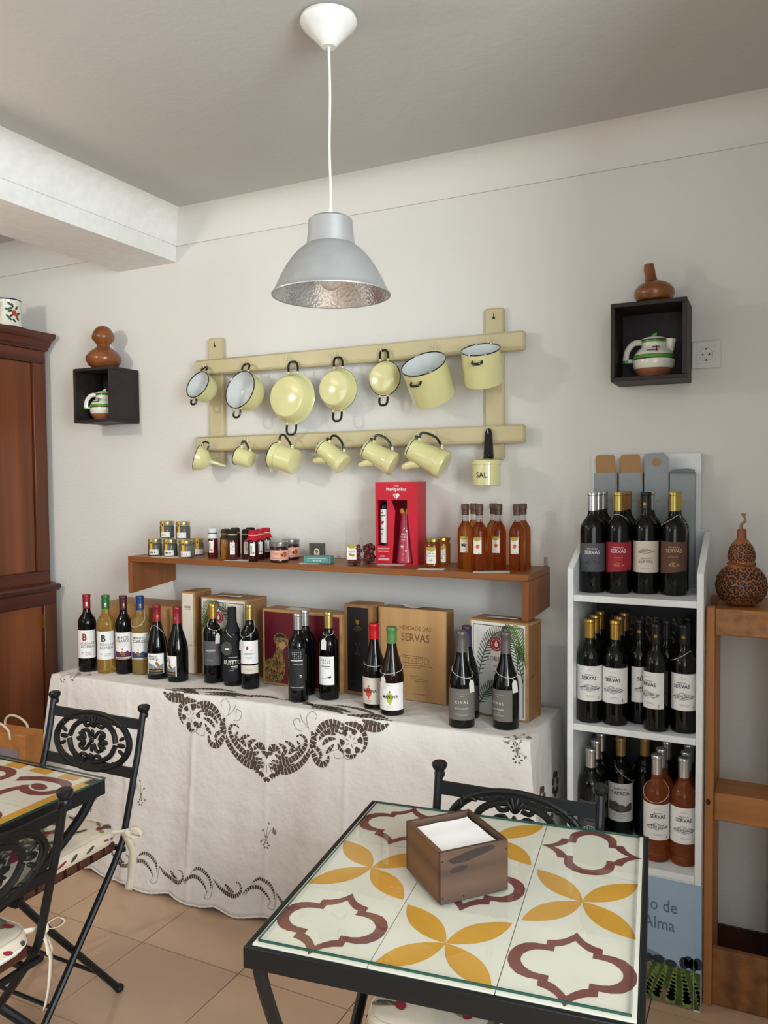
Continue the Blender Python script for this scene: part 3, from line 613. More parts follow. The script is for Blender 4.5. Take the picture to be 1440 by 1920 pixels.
fruitbag(-.602, -.215, va(-.6, -.2)-.1, 'clear cellophane bag of dried fruit with a white label', True)
fruitbag(-.588, -.140, va(-.6, -.2)+.3, 'second clear bag of dried fruit behind the labelled one', False)
# red gift box
redb = mat('red_carton', 'c8142e', .45, var=(9, 'bb1129', 1)); redd = mat('red_inner', '6d0b18', .5)
t = thing('gift_box', 'red gift carton with cut-out windows showing a bottle and a carafe', 'gift box', (-.478, -.088, ZS), rad(6))
W, D, H = .079, .050, .292
P('back_panel', G().box(-W, W, D-.003, D, 0, H), redb, t)
P('base_panel', G().box(-W, W, -D, D-.003, 0, .003), redb, t)
P('side_panel', G().box(-W, -W+.002, -D, D-.003, .003, H-.003), redb, t); P('side_panel', G().box(W-.002, W, -D, D-.003, .003, H-.003), redb, t)
P('top_panel', G().box(-W, W, -D, D-.003, H-.003, H), redb, t)
f0 = lambda u, v: (u, -D-.001, v); f1 = lambda u, v: (u, -D+.001, v)
fp = G().prism(rect(-W, W, .228, H), f0, f1).prism(rect(-W, -.070, .066, .228), f0, f1).prism(rect(-W, -.020, 0, .066), f0, f1)
fp.prism([(-.034, .066), (-.020, .066), (-.020, 0), (-.017, 0), (-.004, .19), (-.019, .228), (-.034, .228)], f0, f1)
fp.prism([(.062, 0), (W, 0), (W, .228), (.040, .228), (.040, .19)], f0, f1)
P('front_panel', fp, redb, t, smooth=0)
ff = plane((0, -D-.0014, 0), (1, 0, 0), (0, 0, 1)); wh = mat('print_white', 'eee8e6', .6)
g = G(); text(g, 'CASA', .0075, ff, .0, .277); text(g, 'Mariquinhas', .0165, ff, .0, .261, .95, .012)
text(g, 'MARIQUINHAS', .0072, ff, -.0485, .053, .9, .01); text(g, 'TEM CONSIGO...', .0066, ff, -.0485, .044, .9, .008); text(g, 'FAÇO', .0072, ff, -.053, .026, .9, .01); text(g, 'SANGRIA!', .0112, ff, -.0485, .014, .85, .02)
P('lettering', g, wh, t, smooth=0)
def heart(cx, cy, s): return [(cx+s*.0625*16*sin(a)**3/1.0*.06*16/15, cy+s*.06*(13*cos(a)-5*cos(2*a)-2*cos(3*a)-cos(4*a))*.0625*16/15) for a in (2*pi*i/28 for i in range(28))]
def heart2(cx, cy, s): return [(cx+s*sin(a)**3, cy+s*(13*cos(a)-5*cos(2*a)-2*cos(3*a)-cos(4*a))/16) for a in (2*pi*i/28 for i in range(28))]
P('heart_print', G().poly2([heart2(0, .243, .0125)], ff), mat('print_pink', 'd9a0a4', .6), t, smooth=0)
P('heart_half', G().poly2([[(0, .243+.0045)]+[(x, y) for x, y in heart2(0, .243, .0115)[1:14]]+[(0, .2305)]], plane((0, -D-.0018, 0), (1, 0, 0), (0, 0, 1))), wh, t, smooth=0)
bt = P('sauce_bottle', G().lathe([(0, .003), (.020, .003), (.021, .006), (.021, .205), (.012, .218), (.010, .222), (0, .2225)], 24, Matrix.Translation((-.052, -.018, 0))), mat('black_glass', '0c0d10', .05, coat=.4), t)
P('bottle_label', G().lathe([(.0214, .075), (.0214, .195)], 10, Matrix.Translation((-.052, -.018, 0)), rad(-40), rad(30)), mat('print_white'), bt)
P('bottle_mark', G().lathe([(.0216, .075), (.0216, .210)], 6, Matrix.Translation((-.052, -.018, 0)), rad(30), rad(62)), redb, bt)
flat('heart_mark', [heart2(-.058, .148, .0075)], plane((0, -.0398, 0), (1, 0, 0), (0, 0, 1)), redb, bt)
flat('print', [rect(-.062, -.047, .170, .174), rect(-.061, -.054, .182, .185), rect(-.061, -.053, .122, .126), rect(-.060, -.055, .105, .110)], plane((0, -.0398, 0), (1, 0, 0), (0, 0, 1)), ink_grey, bt)
cg = mat('carafe_red', 'cc4a60', .05, trans=.25, ior=1.2, coat=.4)
cf = P('carafe', G().lathe([(0, .003), (.034, .003), (.0365, .007), (.035, .02), (.026, .10), (.0195, .165), (.0185, .185), (0, .186)], 32, Matrix.Translation((.022, -.008, 0))), cg, t)
P('carafe_neck', G().lathe([(.0185, .186), (.0195, .200), (.0235, .225), (.0225, .225), (.018, .200), (.017, .186)], 32, Matrix.Translation((.022, -.008, 0))), mat('clear_glass', 'e8eeee', .02, trans=1, ior=1.2), cf)
P('fruit_slices', G().sphere((.012, -.022, .188), .010, .006, .011).sphere((.032, -.024, .186), .008, .006, .012), mat('orange_slice', 'd08a2e', .5), cf)
fc = lambda u, v: ((.0368-(v-.007)*.113)*sin(u/.03)+.022, -(.0368-(v-.007)*.113)*cos(u/.03)-.0085, v)
g = G(); text(g, 'VEM LÁ', .0075, fc, -.003, .104, .9, .01); text(g, 'DOS TEUS', .0075, fc, -.003, .094, .9, .01); text(g, 'LÁBIOS', .006, fc, -.003, .085, .9, .01)
g.poly2([heart2(-.006, .062, .0055), heart2(.008, .048, .0035), heart2(0, .126, .003), heart2(.012, .118, .005), heart2(0, .036, .002)], fc)
P('carafe_lettering', g, wh, cf, smooth=0)
cardp(-.485, -.160, rad(4), .048, .017, label='white price card before the red gift box')
# honey jars
hny = mat('honey', 'c06a28', .05, trans=.85, ior=1.3, coat=.3); hny2 = mat('honey_light', 'cf8a34', .05, trans=.85, ior=1.3, coat=.3); lgold = mat('lid_gold', 'a8924a', .25, .85); olg = mat('olive_gold', 'a89a3e', .5)
def honey(x, y, mt, label, z=ZS):
    t = thing('honey_jar', label, 'jar', (x, y, z), va(x, y)-.25, 'honey jars with gold lids'); r = .0272
    P('jar_body', G().lathe([(0, .001), (r-.003, 0), (r, .004), (r, .074), (r-.002, .080), (r-.005, .085), (r-.005, .09), (0, .09)], 28), mt, t)
    P('lid', G().lathe([(r-.002, .086), (r, .088), (r, .096), (r-.002, .0985), (0, .099)], 28), lgold, t)
    l = P('label', G().lathe([(r+.0006, .015), (r+.0006, .070)], 10, None, rad(-36), rad(36)), white, t); wj = wrapz(lambda z: r+.0004, 0)
    flat('gold_top', [[(-.017, .070), (-.017, .063), (-.009, .057), (0, .055), (.009, .057), (.017, .063), (.017, .070)]], wj, olg, l)
    g = G(); text(g, 'Mel de', .0085, wj, 0, .046); text(g, 'Rosmaninho', .0075, wj, 0, .038, .75); P('lettering', g, ink_grey, l, smooth=0)
    flat('sprig_print', strokes([[(-.004, .020), (.004, .030)], [(0, .025), (.007, .026)], [(-.002, .023), (-.006, .028)], [(.004, .030), (.003, .034)]], .0016), wj, ink_grey, l)
honey(-.316, -.182, hny, 'gold lidded honey jar with white label in front', ZS+.0015); honey(-.313, -.100, hny2, 'gold lidded honey jar behind the labelled one')
cardp(-.300, -.235, rad(14), .044, .025, label='white price card before the honey jars')
# amber liqueur bottles
amb = mat('amber_liqueur', 'cc8040', .03, trans=.97, ior=1.33); amb2 = mat('amber_liqueur_light', 'd68a34', .03, trans=.95, ior=1.33); clr = mat('clear_neck', 'e6ecec', .02, trans=1, ior=1.25); lqc = mat('brown_seal', '5a3f30', .4, var=(30, '4a3224', 1))
alm = mat('almond_print', 'c8662a', .6)
def liqueur(x, y, mt, label, lab=1, rz=0.0, z=ZS):
    t = thing('liqueur_bottle', label, 'bottle', (x, y, z), va(x, y)+rz, 'amber liqueur bottles with brown seals'); r = .0262
    P('bottle_body', G().lathe([(0, .003), (r*.7, .001), (r-.002, 0), (r, .003), (r, .120), (r*.97, .130), (r*.86, .140), (r*.62, .150), (.0125, .156), (.0113, .160), (0, .160)], 28), mt, t)
    P('neck', G().lathe([(0, .1602), (.0113, .1602), (.0108, .170), (.0108, .196), (0, .196)], 20), clr, t)
    P('seal', G().lathe([(.0116, .180), (.0122, .1805), (.0122, .196), (.0136, .197), (.0136, .214), (.012, .217), (0, .2172)], 20), lqc, t)
    if lab:
        l = P('label', G().lathe([(r+.0006, .056), (r+.0006, .110)], 8, None, rad(-42), rad(18)), cream if lab == 2 else white, t); wj = wrapz(lambda z: r+.0004, rad(-12))
        flat('gold_top', [[(-.013, .110), (-.013, .104), (-.007, .0985), (0, .0965), (.007, .0985), (.013, .104), (.013, .110)]], wj, olg, l)
        if lab == 1: flat('almond_print', [ell(0, .081, .0042, .0072, 10, -.45), ell(.003, .079, .0042, .0072, 10, -.45)], wj, alm, l)
        else: flat('grape_print', [ell(a, b, .0025, .0025, 8) for a, b in ((-.006, .084), (-.002, .082), (.001, .086), (-.003, .078), (.002, .079), (.005, .082), (.004, .076), (-.006, .079))], wj, ink, l)
        flat('print', [rect(-.006, .006, .0915, .0925), rect(.003, .011, .0585, .0597), rect(-.008, .004, .066, .0667)], wj, ink_grey, l)
cardp(-.090, -.236, rad(16), .058, .028, label='white price card under the liqueur bottles')
liqueur(-.206, -.162, amb2, 'amber liqueur bottle with grape label, leftmost', 2)
liqueur(-.138, -.215, amb, 'amber liqueur bottle with almond label standing furthest forward', 1, -.05, ZS+.0015)
liqueur(-.098, -.140, amb, 'amber liqueur bottle with almond label, third from the left in front', 1, -.15)
liqueur(-.030, -.152, amb, 'amber liqueur bottle with almond label at the right in front', 1, -.15)
liqueur(-.203, -.085, amb2, 'unlabelled amber liqueur bottle in the back row, left', 0)
liqueur(-.138, -.070, amb2, 'unlabelled amber liqueur bottle in the back row, middle', 0)
liqueur(-.034, -.070, amb, 'unlabelled amber liqueur bottle in the back row, right', 0)
# ------------------------------------------------------------------ wine table under its cloth
ZT = .735
TX0, TX1, TY0, TY1 = -1.835, .098, -.458, -.085
oldw = wood('worn_wood', '6f5a45', '8c7458', 2, .7, 8, .1)
wt = thing('display_table', 'long wooden table hidden beneath the white embroidered cloth', 'table', (0, 0, 0))
P('tabletop', G().box(TX0+.004, TX1-.004, TY0+.004, TY1-.002, .700, ZT-.0055), oldw, wt)
for x, y in ((-1.63, -.425), (-1.63, -.13), (-.05, -.425), (-.05, -.13)): P('leg', G().box(x-.03, x+.03, y-.028, y+.028, 0, .70), oldw, wt, bevel=.003)
linen = mat('linen', 'e4dfda', .85, var=(2.5, 'dfd9d4', 1), bump=(11, .42, .03), spec=.2)
nt = linen.node_tree; n2 = nt.nodes.new('ShaderNodeTexNoise'); n2.inputs['Scale'].default_value = 900; bn2 = nt.nodes.new('ShaderNodeBump'); bn2.inputs['Strength'].default_value = .12; bn2.inputs['Distance'].default_value = .0008
nt.links.new(nt.nodes['Texture Coordinate'].outputs['Object'], n2.inputs['Vector']); nt.links.new(n2.outputs['Fac'], bn2.inputs['Height'])
old = [x for x in nt.nodes if x.type == 'BUMP' and x is not bn2][0]; nt.links.new(bn2.outputs[0], old.inputs['Normal'])
DROP = .712
LF, LS = TX1-TX0, TY1-TY0
CREASE = (-1.74, -1.43, -1.12, -.81, -.50, -.19)
def skirt(s, t):
    """point and outward normal of the hanging part; s runs back-left, front, back-right; t 0 at the table edge, 1 at the hem"""
    c0, c1 = LS, LS+LF
    if s < c0: b = Vector((TX0, TY1-s, 0)); n = Vector((-1, 0, 0))
    elif s < c1: b = Vector((TX0+s-c0, TY0, 0)); n = Vector((0, -1, 0))
    else: b = Vector((TX1, TY0+s-c1, 0)); n = Vector((1, 0, 0))
    for c, d in ((c0, Vector((-1, -1, 0)).normalized()), (c1, Vector((1, -1, 0)).normalized())):
        k = math.exp(-((s-c)/.05)**2); n = (n*(1-k)+d*k).normalized()
    tt = max(0, t); o = .0025+.004*min(1, tt*30)
    o += .048*tt**1.25
    f = .014*sin(s*7.3+.6)+.010*sin(s*15.1+2.0)+.006*sin(s*27+1+3*tt)+.003*sin(s*51+5*tt)
    o += f*tt*.85
    for c in (c0, c1): o += (.085 if c == c1 else .05)*tt**.9*math.exp(-((s-c)/.045)**2) - .016*tt*math.exp(-((abs(s-c)-.12)/.06)**2)
    if c0 < s < c1:
        x = b.x
        for k, cx in enumerate(CREASE): o += (.0032 if k % 2 else .0045)*math.exp(-((x-cx)/.010)**2)*(.35+.65*min(1, tt*4))
        o += .0022*math.exp(-((tt-.58)/.018)**2)
    else: o *= .75
    sc = abs(sin(s*pi/.20))
    z = ZT+.0028-DROP*tt-.0032*min(1, tt*30) - (.016*sc*max(0, tt-.86)/.14)
    return b+n*o+Vector((0, 0, z)), n
def sgrid():
    ss = []; L = 2*LS+LF; n = 470
    ss = [L*i/n for i in range(n+1)]
    tt = [0, .004, .012, .03]+[.06+.94*i/44 for i in range(45)]
    return ss, tt
ss, tt = sgrid(); g = G(); vs = [tuple(skirt(s, t)[0]) for s in ss for t in tt]; k = len(tt)
fs = [(i*k+j+1, (i+1)*k+j+1, (i+1)*k+j, i*k+j) for i in range(len(ss)-1) for j in range(k-1)]
g.add(vs, fs)
nx, ny = 90, 16
def topz(x, y): return ZT+.0028+.0006*sum(math.exp(-((x-c)/.012)**2) for c in CREASE)
vs = [(TX0-.0025+(LF+.005)*i/nx, TY1-(LS+.0025)*j/ny, topz(TX0+LF*i/nx, 0)) for i in range(nx+1) for j in range(ny+1)]
fs = [(i*(ny+1)+j+1, (i+1)*(ny+1)+j+1, (i+1)*(ny+1)+j, i*(ny+1)+j) for i in range(nx) for j in range(ny)]
g.add(vs, fs)
cl = tag(P('tablecloth', g, linen, smooth=60), 'white linen cloth with brown cutwork embroidery over the wine table', 'tablecloth')
sl = cl.modifiers.new('solid', 'SOLIDIFY'); sl.thickness = .0012; sl.offset = -1
# hem beading
g = G()
g.tube([tuple(skirt(s, 1.0)[0]+Vector((0, 0, .0005))) for s in [i*(2*LS+LF)/420 for i in range(421)]], [.0022+.0013*abs(sin(i*.9)) for i in range(421)], 5)
P('scalloped_edge', g, linen, cl)
# cutwork embroidery: dark openwork set in the linen, mapped on to the cloth's own surface
cut = mat('cutwork_brown', '5a4a3e', .9, var=(120, '46382e', 1)); cut2 = mat('thread_brown', '8d7f70', .9)
def E(x, v, off=.0014):
    if v >= 0:
        s = LS+(x-TX0); p, n = skirt(s, v/DROP); return tuple(p+n*off)
    return (x, TY0-v, topz(x, 0)+off)
def ribbon(g, pts, wd, gap=.003, seg=.011, prof=1.0, off=.0014):
    """openwork ribbon: short dark cells parted by fine bars"""
    P2 = cr(pts, 10); d = [0]
    for a, b in zip(P2, P2[1:]): d.append(d[-1]+math.hypot(b[0]-a[0], b[1]-a[1]))
    L = d[-1]
    def at(q):
        for i in range(len(P2)-1):
            if d[i+1] >= q:
                t = (q-d[i])/max(1e-9, d[i+1]-d[i]); a, b = P2[i], P2[i+1]; m = math.hypot(b[0]-a[0], b[1]-a[1]) or 1
                return a[0]+(b[0]-a[0])*t, a[1]+(b[1]-a[1])*t, -(b[1]-a[1])/m, (b[0]-a[0])/m
        return P2[-1][0], P2[-1][1], 0, 1
    n = max(1, int(L/seg)); st = L/n
    def wdt(q): return wd*(max(.12, sin(pi*min(1, max(0, q/L))**.8))**.7 if prof else 1)
    for i in range(n):
        q0, q1 = i*st+gap/2, (i+1)*st-gap/2; A = at(q0); B = at(q1); w0, w1 = wdt(q0), wdt(q1)
        qs = [(A[0]-A[2]*w0/2, A[1]-A[3]*w0/2), (B[0]-B[2]*w1/2, B[1]-B[3]*w1/2), (B[0]+B[2]*w1/2, B[1]+B[3]*w1/2), (A[0]+A[2]*w0/2, A[1]+A[3]*w0/2)]
        g.add([E(*q, off) for q in qs], [(0, 1, 2, 3)])
def line(g, pts, wd=.0016, off=.0013):
    P2 = cr(pts, 6); g.poly2(strokes([P2], wd), lambda u, v: E(u, v, off))
XC = -.806
gd, gl = G(), G()
R_ = [([(-.008, .192), (-.04, .197), (-.075, .192), (-.11, .178)], .010), ([(-.03, .158), (-.055, .168), (-.085, .160)], .013), ([(-.11, .135), (-.13, .118), (-.118, .10)], .012), ([(-.135, .165), (-.16, .14), (-.168, .118)], .012), ([(-.232, .125), (-.25, .105), (-.262, .09)], .012), ([(-.24, .035), (-.27, .033), (-.295, .04)], .012), ([(-.285, .035), (-.31, .034), (-.33, .034)], .014), ([(-.345, .112), (-.325, .122), (-.305, .118)], .012), ([(-.23, .055), (-.25, .058), (-.27, .058)], .011), ([(-.36, .004), (-.39, .008), (-.43, .006)], .012), ([(-.34, -.036), (-.38, -.048), (-.42, -.042)], .014), ([(-.24, -.048), (-.19, -.054), (-.14, -.046)], .014),  # (points in (dx, v), width)
 ([(-.012, .205), (-.06, .212), (-.105, .196), (-.15, .160), (-.178, .125)], .019), ([(-.018, .180), (-.06, .183), (-.10, .165), (-.14, .130), (-.155, .095), (-.135, .078), (-.115, .088)], .017),
 ([(-.012, .165), (-.018, .140), (-.040, .138), (-.052, .155)], .022), ([(-.055, .160), (-.075, .140), (-.060, .125), (-.045, .120)], .015), ([(-.085, .150), (-.105, .125), (-.085, .112), (-.07, .108)], .015),
 ([(-.172, .118), (-.185, .085), (-.175, .06)], .022), ([(-.178, .118), (-.195, .150), (-.220, .162), (-.240, .148), (-.243, .128)], .020), ([(-.180, .105), (-.205, .118), (-.215, .135), (-.205, .148)], .013),
 ([(-.190, .075), (-.215, .040), (-.255, .022), (-.300, .024)], .020), ([(-.205, .085), (-.225, .06), (-.262, .045), (-.290, .055)], .015), ([(-.218, .10), (-.24, .078), (-.27, .072)], .013),
 ([(-.300, .018), (-.345, .022), (-.372, .045), (-.375, .08), (-.36, .105)], .016), ([(-.275, .085), (-.282, .10), (-.30, .112)], .012),
 ([(-.33, -.004), (-.37, .016), (-.42, .020), (-.455, .004)], .024), ([(-.33, -.014), (-.38, -.006), (-.43, -.012), (-.462, -.010)], .016), ([(-.30, -.004), (-.345, -.022), (-.40, -.034), (-.44, -.024)], .020),
 ([(-.28, -.012), (-.25, -.032), (-.20, -.040), (-.15, -.030)], .020), ([(-.30, -.035), (-.24, -.058), (-.17, -.066), (-.10, -.055)], .018), ([(-.16, -.045), (-.10, -.075), (-.04, -.080), (0, -.07)], .018), ([(-.38, -.05), (-.33, -.075), (-.26, -.09), (-.2, -.088)], .016)]
for sg in (-1, 1):
    for pts, wd in R_: ribbon(gd, [(XC+sg*dx, v) for dx, v in pts], wd*1.18, .0026, .0135)
    cx, cv_ = XC+sg*-.324, .073
    for i in range(6):
        a = i*pi/3+.3; ribbon(gd, [(cx+.010*cos(a), cv_+.010*sin(a)), (cx+.020*cos(a), cv_+.020*sin(a))], .0085, 0, 1)
        b = a+pi/6; gd.poly2([[(cx+.024*cos(b-.22), cv_+.024*sin(b-.22)), (cx+.040*cos(b-.30), cv_+.040*sin(b-.30)), (cx+.043*cos(b), cv_+.043*sin(b)), (cx+.040*cos(b+.30), cv_+.040*sin(b+.30)), (cx+.024*cos(b+.22), cv_+.024*sin(b+.22))]], lambda u, v: E(u, v))
    cx2 = XC+sg*-.375
    for i in range(5):
        a = i*2*pi/5; ribbon(gd, [(cx2+.006*cos(a), -.02+.006*sin(a)), (cx2+.018*cos(a), -.02+.016*sin(a))], .008, 0, 1)
    for pts in ([(-.165, .055), (-.155, .02), (-.175, .0), (-.195, .01), (-.188, .022)], [(-.14, .065), (-.115, .06), (-.105, .035), (-.125, .025), (-.13, .04)], [(-.16, .05), (-.14, .03), (-.13, .012)], [(-.25, .115), (-.285, .105), (-.30, .125), (-.27, .135), (-.26, .12)], [(-.29, .11), (-.31, .13), (-.335, .125)]):
        line(gl, [(XC+sg*a, b) for a, b in pts])
for i in range(7):
    a = rad(-66+22*i); c0 = (XC, .178)
    ribbon(gd, [(c0[0]+.018*sin(a), c0[1]+.018*cos(a)), (c0[0]+.046*sin(a), c0[1]+.046*cos(a))], .0075, 0, 1)
    ribbon(gd, [(c0[0]+.053*sin(a-.17), c0[1]+(.053+.012*(abs(i-3) < 1))*cos(a-.17)), (c0[0]+.062*sin(a), c0[1]+(.064+.010*(abs(i-3) < 1))*cos(a)), (c0[0]+.053*sin(a+.17), c0[1]+(.053+.012*(abs(i-3) < 1))*cos(a+.17))], .015, .002, .012, 0)
gd.poly2([[(XC-.011, .160), (XC, .152), (XC+.011, .160), (XC, .178)]], lambda u, v: E(u, v))
# running scroll along the hem
for k in range(7):
    x0 = -1.50+.245*k; d = .005*k
    B = .610+(.006 if k % 2 else 0)
    for pts, wd in (([(0, -.004), (.022, .020), (.048, .030), (.080, .028), (.096, .010), (.090, -.010), (.078, -.010)], .0135), ([(.040, .004), (.056, .016), (.074, .018)], .013),
                    ([(.102, .018), (.122, .000), (.148, -.004), (.172, .012), (.186, .038)], .0125), ([(.130, -.020), (.150, -.034), (.176, -.026), (.194, -.004), (.198, .024)], .0125)):
        ribbon(gd, [(x0+a*1.2, B+.012+b) for a, b in pts], wd, .0024, .0085)
    line(gl, [(x0+.112, B+.02), (x0+.13, B+.034), (x0+.155, B-.006)]); line(gl, [(x0+.222, B+.05), (x0+.212, B+.066), (x0+.235, B+.066), (x0+.245, B+.02)])
# scattered sprigs and the corner posies
def sprig(x, v, sg, s=1.0):
    for a, b in ((0, 0), (-.012, -.020), (.010, -.045), (.028, -.03), (-.02, .02)):
        line(gl, [(x, v+.02*s), (x+a*.4*sg*s, v+(b*.5)*s), (x+a*sg*s, v+b*s)], .0013)
        gl.poly2([ell(x+a*sg*s, v+b*s, .006*s, .003*s, 7, a*50)], lambda u, q: E(u, q, .0013))
    for i in range(6):
        a = i*pi/3; gd.poly2([ell(x+.010*s*cos(a), v+.03*s+.010*s*sin(a), .0042*s, .0022*s, 6, a)], lambda u, q: E(u, q, .0013))
    gl.poly2([ell(x+.032*sg*s, v-.02*s, .009*s, .010*s, 9)], lambda u, q: E(u, q, .0013))
for x, v, sg in ((-1.345, .38, -1), (-.806, .44, 1), (-.25, .36, -1), (-.02, .45, 1), (-1.62, .46, 1), (.06, .02, -1), (.055, -.012, 1), (-1.77, -.02, 1), (-1.72, -.03, 1)): sprig(x, v, sg)
for s0, v0 in ((LS*.75, .24), (LS*.62, .30), (LS*.85, .34)):   # posy on the left side drop
    for i in range(6):
        a = i*pi/3; q = (s0+.03*cos(a), v0+.03*sin(a))
        gd.poly2([[(q[0]+.016*cos(b), q[1]+.011*sin(b)) for b in (2*pi*j/8 for j in range(8))]], lambda u, v: tuple(skirt(u, v/DROP)[0]+skirt(u, v/DROP)[1]*.0015))
for s0, v0 in ((LS+LF+.10, .20), (LS+LF+.17, .26), (LS+LF+.24, .20)):
    for i in range(7):
        a = i*2*pi/7; q = (s0+.026*cos(a), v0+.03*sin(a))
        gd.poly2([[(q[0]+.014*cos(b), q[1]+.012*sin(b)) for b in (2*pi*j/8 for j in range(8))]], lambda u, v: tuple(skirt(u, v/DROP)[0]+skirt(u, v/DROP)[1]*.0015))
o = P('cutwork_embroidery', gd, cut, cl, smooth=0); o['kind'] = 'stuff'
o = P('outline_stitching', gl, cut2, cl, smooth=0); o['kind'] = 'stuff'

# ------------------------------------------------------------------ wooden wine boxes along the back
ZB = ZT+.0046
pine = wood('pale_pine', '9d7545', 'b8925f', 0, .5, 5, .06); pine2 = wood('pale_pine_side', '7d5532', '966d45', 2, .5, 6, .06); pineT = wood('pale_pine_top', '8f683f', 'a98053', 0, .5, 7, .06); beech = wood('beech_face', 'b08556', 'c29a69', 2, .45, 3, .05)
red_s = mat('seal_red', '9c2230', .5); palm = mat('palm_green', '5d7a3c', .6); palm_d = mat('palm_dark', '3d4f35', .6); burg = mat('burgundy_card', '5c1020', .45); blk = mat('black_card', '17161a', .4); burn = mat('burnt_brown', '7a5234', .7); pictw = mat('panel_white', 'e0ddd6', .55)
def winebox(label, x, y, rz, W, D, H, m1=None, m2=None, front=None, z=ZB):
    """(x, y) is the front left foot; the front faces the room"""
    t = thing('wine_box', label, 'box', (x, y, z), rz, 'wooden wine boxes at the back of the table'); k = .009
    P('front_panel', G().box(0, W, 0, k, 0, H), front or m1 or pine, t, bevel=.0012)
    P('back_panel', G().box(k+.0005, W-k-.0005, D-k, D, k, H-k), m2 or pine2, t)
    for a in (0, W-k): P('side_panel', G().box(a, a+k, k+.0004, D, 0, H-k-.0004), m2 or pine2, t, bevel=.001)
    P('lid_panel', G().box(0, W, k+.0004, D, H-k, H), pineT, t, bevel=.001)
    P('bottom_panel', G().box(k, W-k, k+.0004, D, 0, k), m2 or pine2, t)
    return t
def fr(u0=0.0, off=.0006): return plane((u0, 0, 0), (1, 0, 0), (0, 0, 1), off)
t = winebox('long pale wooden wine case behind the bottles at the left end of the table', -1.765, -.256, rad(2), .385, .155, .262)
P('bottle_divider', G().box(.245, .262, -.0025, .0, .0, .252), pine2, t); P('bottle_divider', G().box(.335, .345, -.0025, .0, .0, .252), pine2, t)
P('rope_handle', G().tube(cr([(.185, -.002, .185), (.19, -.008, .178), (.225, -.009, .168), (.25, -.008, .160), (.252, -.002, .155)], 5), .004, 8), mat('rope_brown', '5a4030', .8), t)
t = winebox('tall narrow wooden wine box with a white paper front', -1.367, -.235, rad(4), .062, .115, .325)
P('paper_front', G().box(.006, .056, -.0012, -.0001, .004, .318), cream, t)
g = G()
for i in range(3): g.poly2([rect(.016, .046, .255+i*.006, .2575+i*.006)], fr(0, .0016))
text(g, 'Vidas', .011, fr(0, .0016), .040, .112, .9); P('lettering', g, ink_grey, t, smooth=0)
def palmbox(label, x, y, rz, W, H, D, flip):
    t = winebox(label, x, y, rz, W, D, H)
    P('white_front', G().box(.008, W-.008, -.0016, -.0001, .006, H-.006), pictw, t)
    f = fr(0, .0020); f2 = fr(0, .0024); f3 = fr(0, .0028)
    flat('border_print', strokes([[(.016, .012), (.016, H-.016), (W-.014, H-.016), (W-.014, .012)]], .0022), f, ink, t)
    def frond(bx, bz, tx, tz, curve, ln, n=22):
        L = []; mx_, mz = (bx+tx)/2+curve[0], (bz+tz)/2+curve[1]
        sp = [((1-q)**2*bx+2*q*(1-q)*mx_+q*q*tx, (1-q)**2*bz+2*q*(1-q)*mz+q*q*tz) for q in (i/n for i in range(n+1))]
        L.append(sp)
        for i in range(2, n):
            dx, dz = sp[i][0]-sp[i-1][0], sp[i][1]-sp[i-1][1]; m_ = math.hypot(dx, dz); l = ln*sin(pi*i/n)**.6
            for s in (-1, 1):
                a = math.atan2(dz, dx)+s*.95; ex, ez = sp[i][0]+l*cos(a), sp[i][1]+l*sin(a)
                L.append([sp[i], (min(W-.009, max(.009, ex)), min(H-.007, max(.007, ez)))])
        return strokes(L, .0032)
    fl = lambda a: (W-a) if flip else a
    flat('palm_print', frond(fl(.03), .10, fl(W*.62), H-.03, (-.02*(1 if not flip else -1), .09), .030)+frond(fl(W*.93), .12, fl(W*.62), H-.012, (0, .06), .028), f, palm_d, t)
    flat('palm_print', frond(fl(W*.98), H*.55, fl(W*.75), H-.01, (0, .03), .03, 16)+frond(fl(W*.78), H*.72, fl(W*.96), H*.62, (.0, .03), .026, 12), f2, palm, t)
    flat('palm_stem', strokes([[(fl(W*.80), .01), (fl(W*.82), H*.4), (fl(W*.86), H*.8)]], .003)+frond(fl(.03), .02, fl(.10), .10, (.0, .04), .028, 14), f2, palm_d, t)
    sx = .48*W if not flip else .40*W
    flat('red_seal', [ell(sx, H*.76, .0225, .0225, 24)], f3, red_s, t)
    flat('seal_mark', strokes([ell(sx, H*.76, .017, .017, 20)+[(sx+.017, H*.76)]], .0012)+[ell(sx, H*.76-.001, .006, .008, 10), ell(sx, H*.76+.009, .003, .003, 8)], fr(0, .0032), pictw, t)
    g = G(); text(g, 'SOBROSO', .021, f3, sx+.012, H*.585, .95); text(g, 'RESERVA', .010, f3, sx+.012, H*.52, 1.1); g.poly2([rect(sx-.012, sx+.03, H*.47, H*.475)], f3)
    P('lettering', g, ink_grey, t, smooth=0)
    P('loose_paper', G().tube(cr([(W*.25, .05, H+.002), (W*.4, .035, H+.006), (W*.55, .05, H+.003), (W*.7, .04, H+.0045)], 4), .016, 6, None, False, .05), card, t)
    return t
palmbox('wooden box with white palm printed front behind the dark bottles at left', -1.277, -.225, rad(-3), .225, .308, .125, True)
t = palmbox('wooden box with white palm printed front at the right end of the table', -.158, -.258, rad(-9), .205, .308, .100, False)
g = G(); text(g, 'VIDIGAL', .020, plane((.205, .05, .17), (0, 0, -1), (0, 1, 0), .0006), 0, 0, .9); P('burnt_lettering', g, burn, t, smooth=0)
flat('burnt_mark', [ell(.028, .135, .006, .006, 10), ell(.036, .138, .006, .005, 10)], plane((.205, 0, 0), (0, 1, 0), (0, 0, 1), .0006), burn, t)
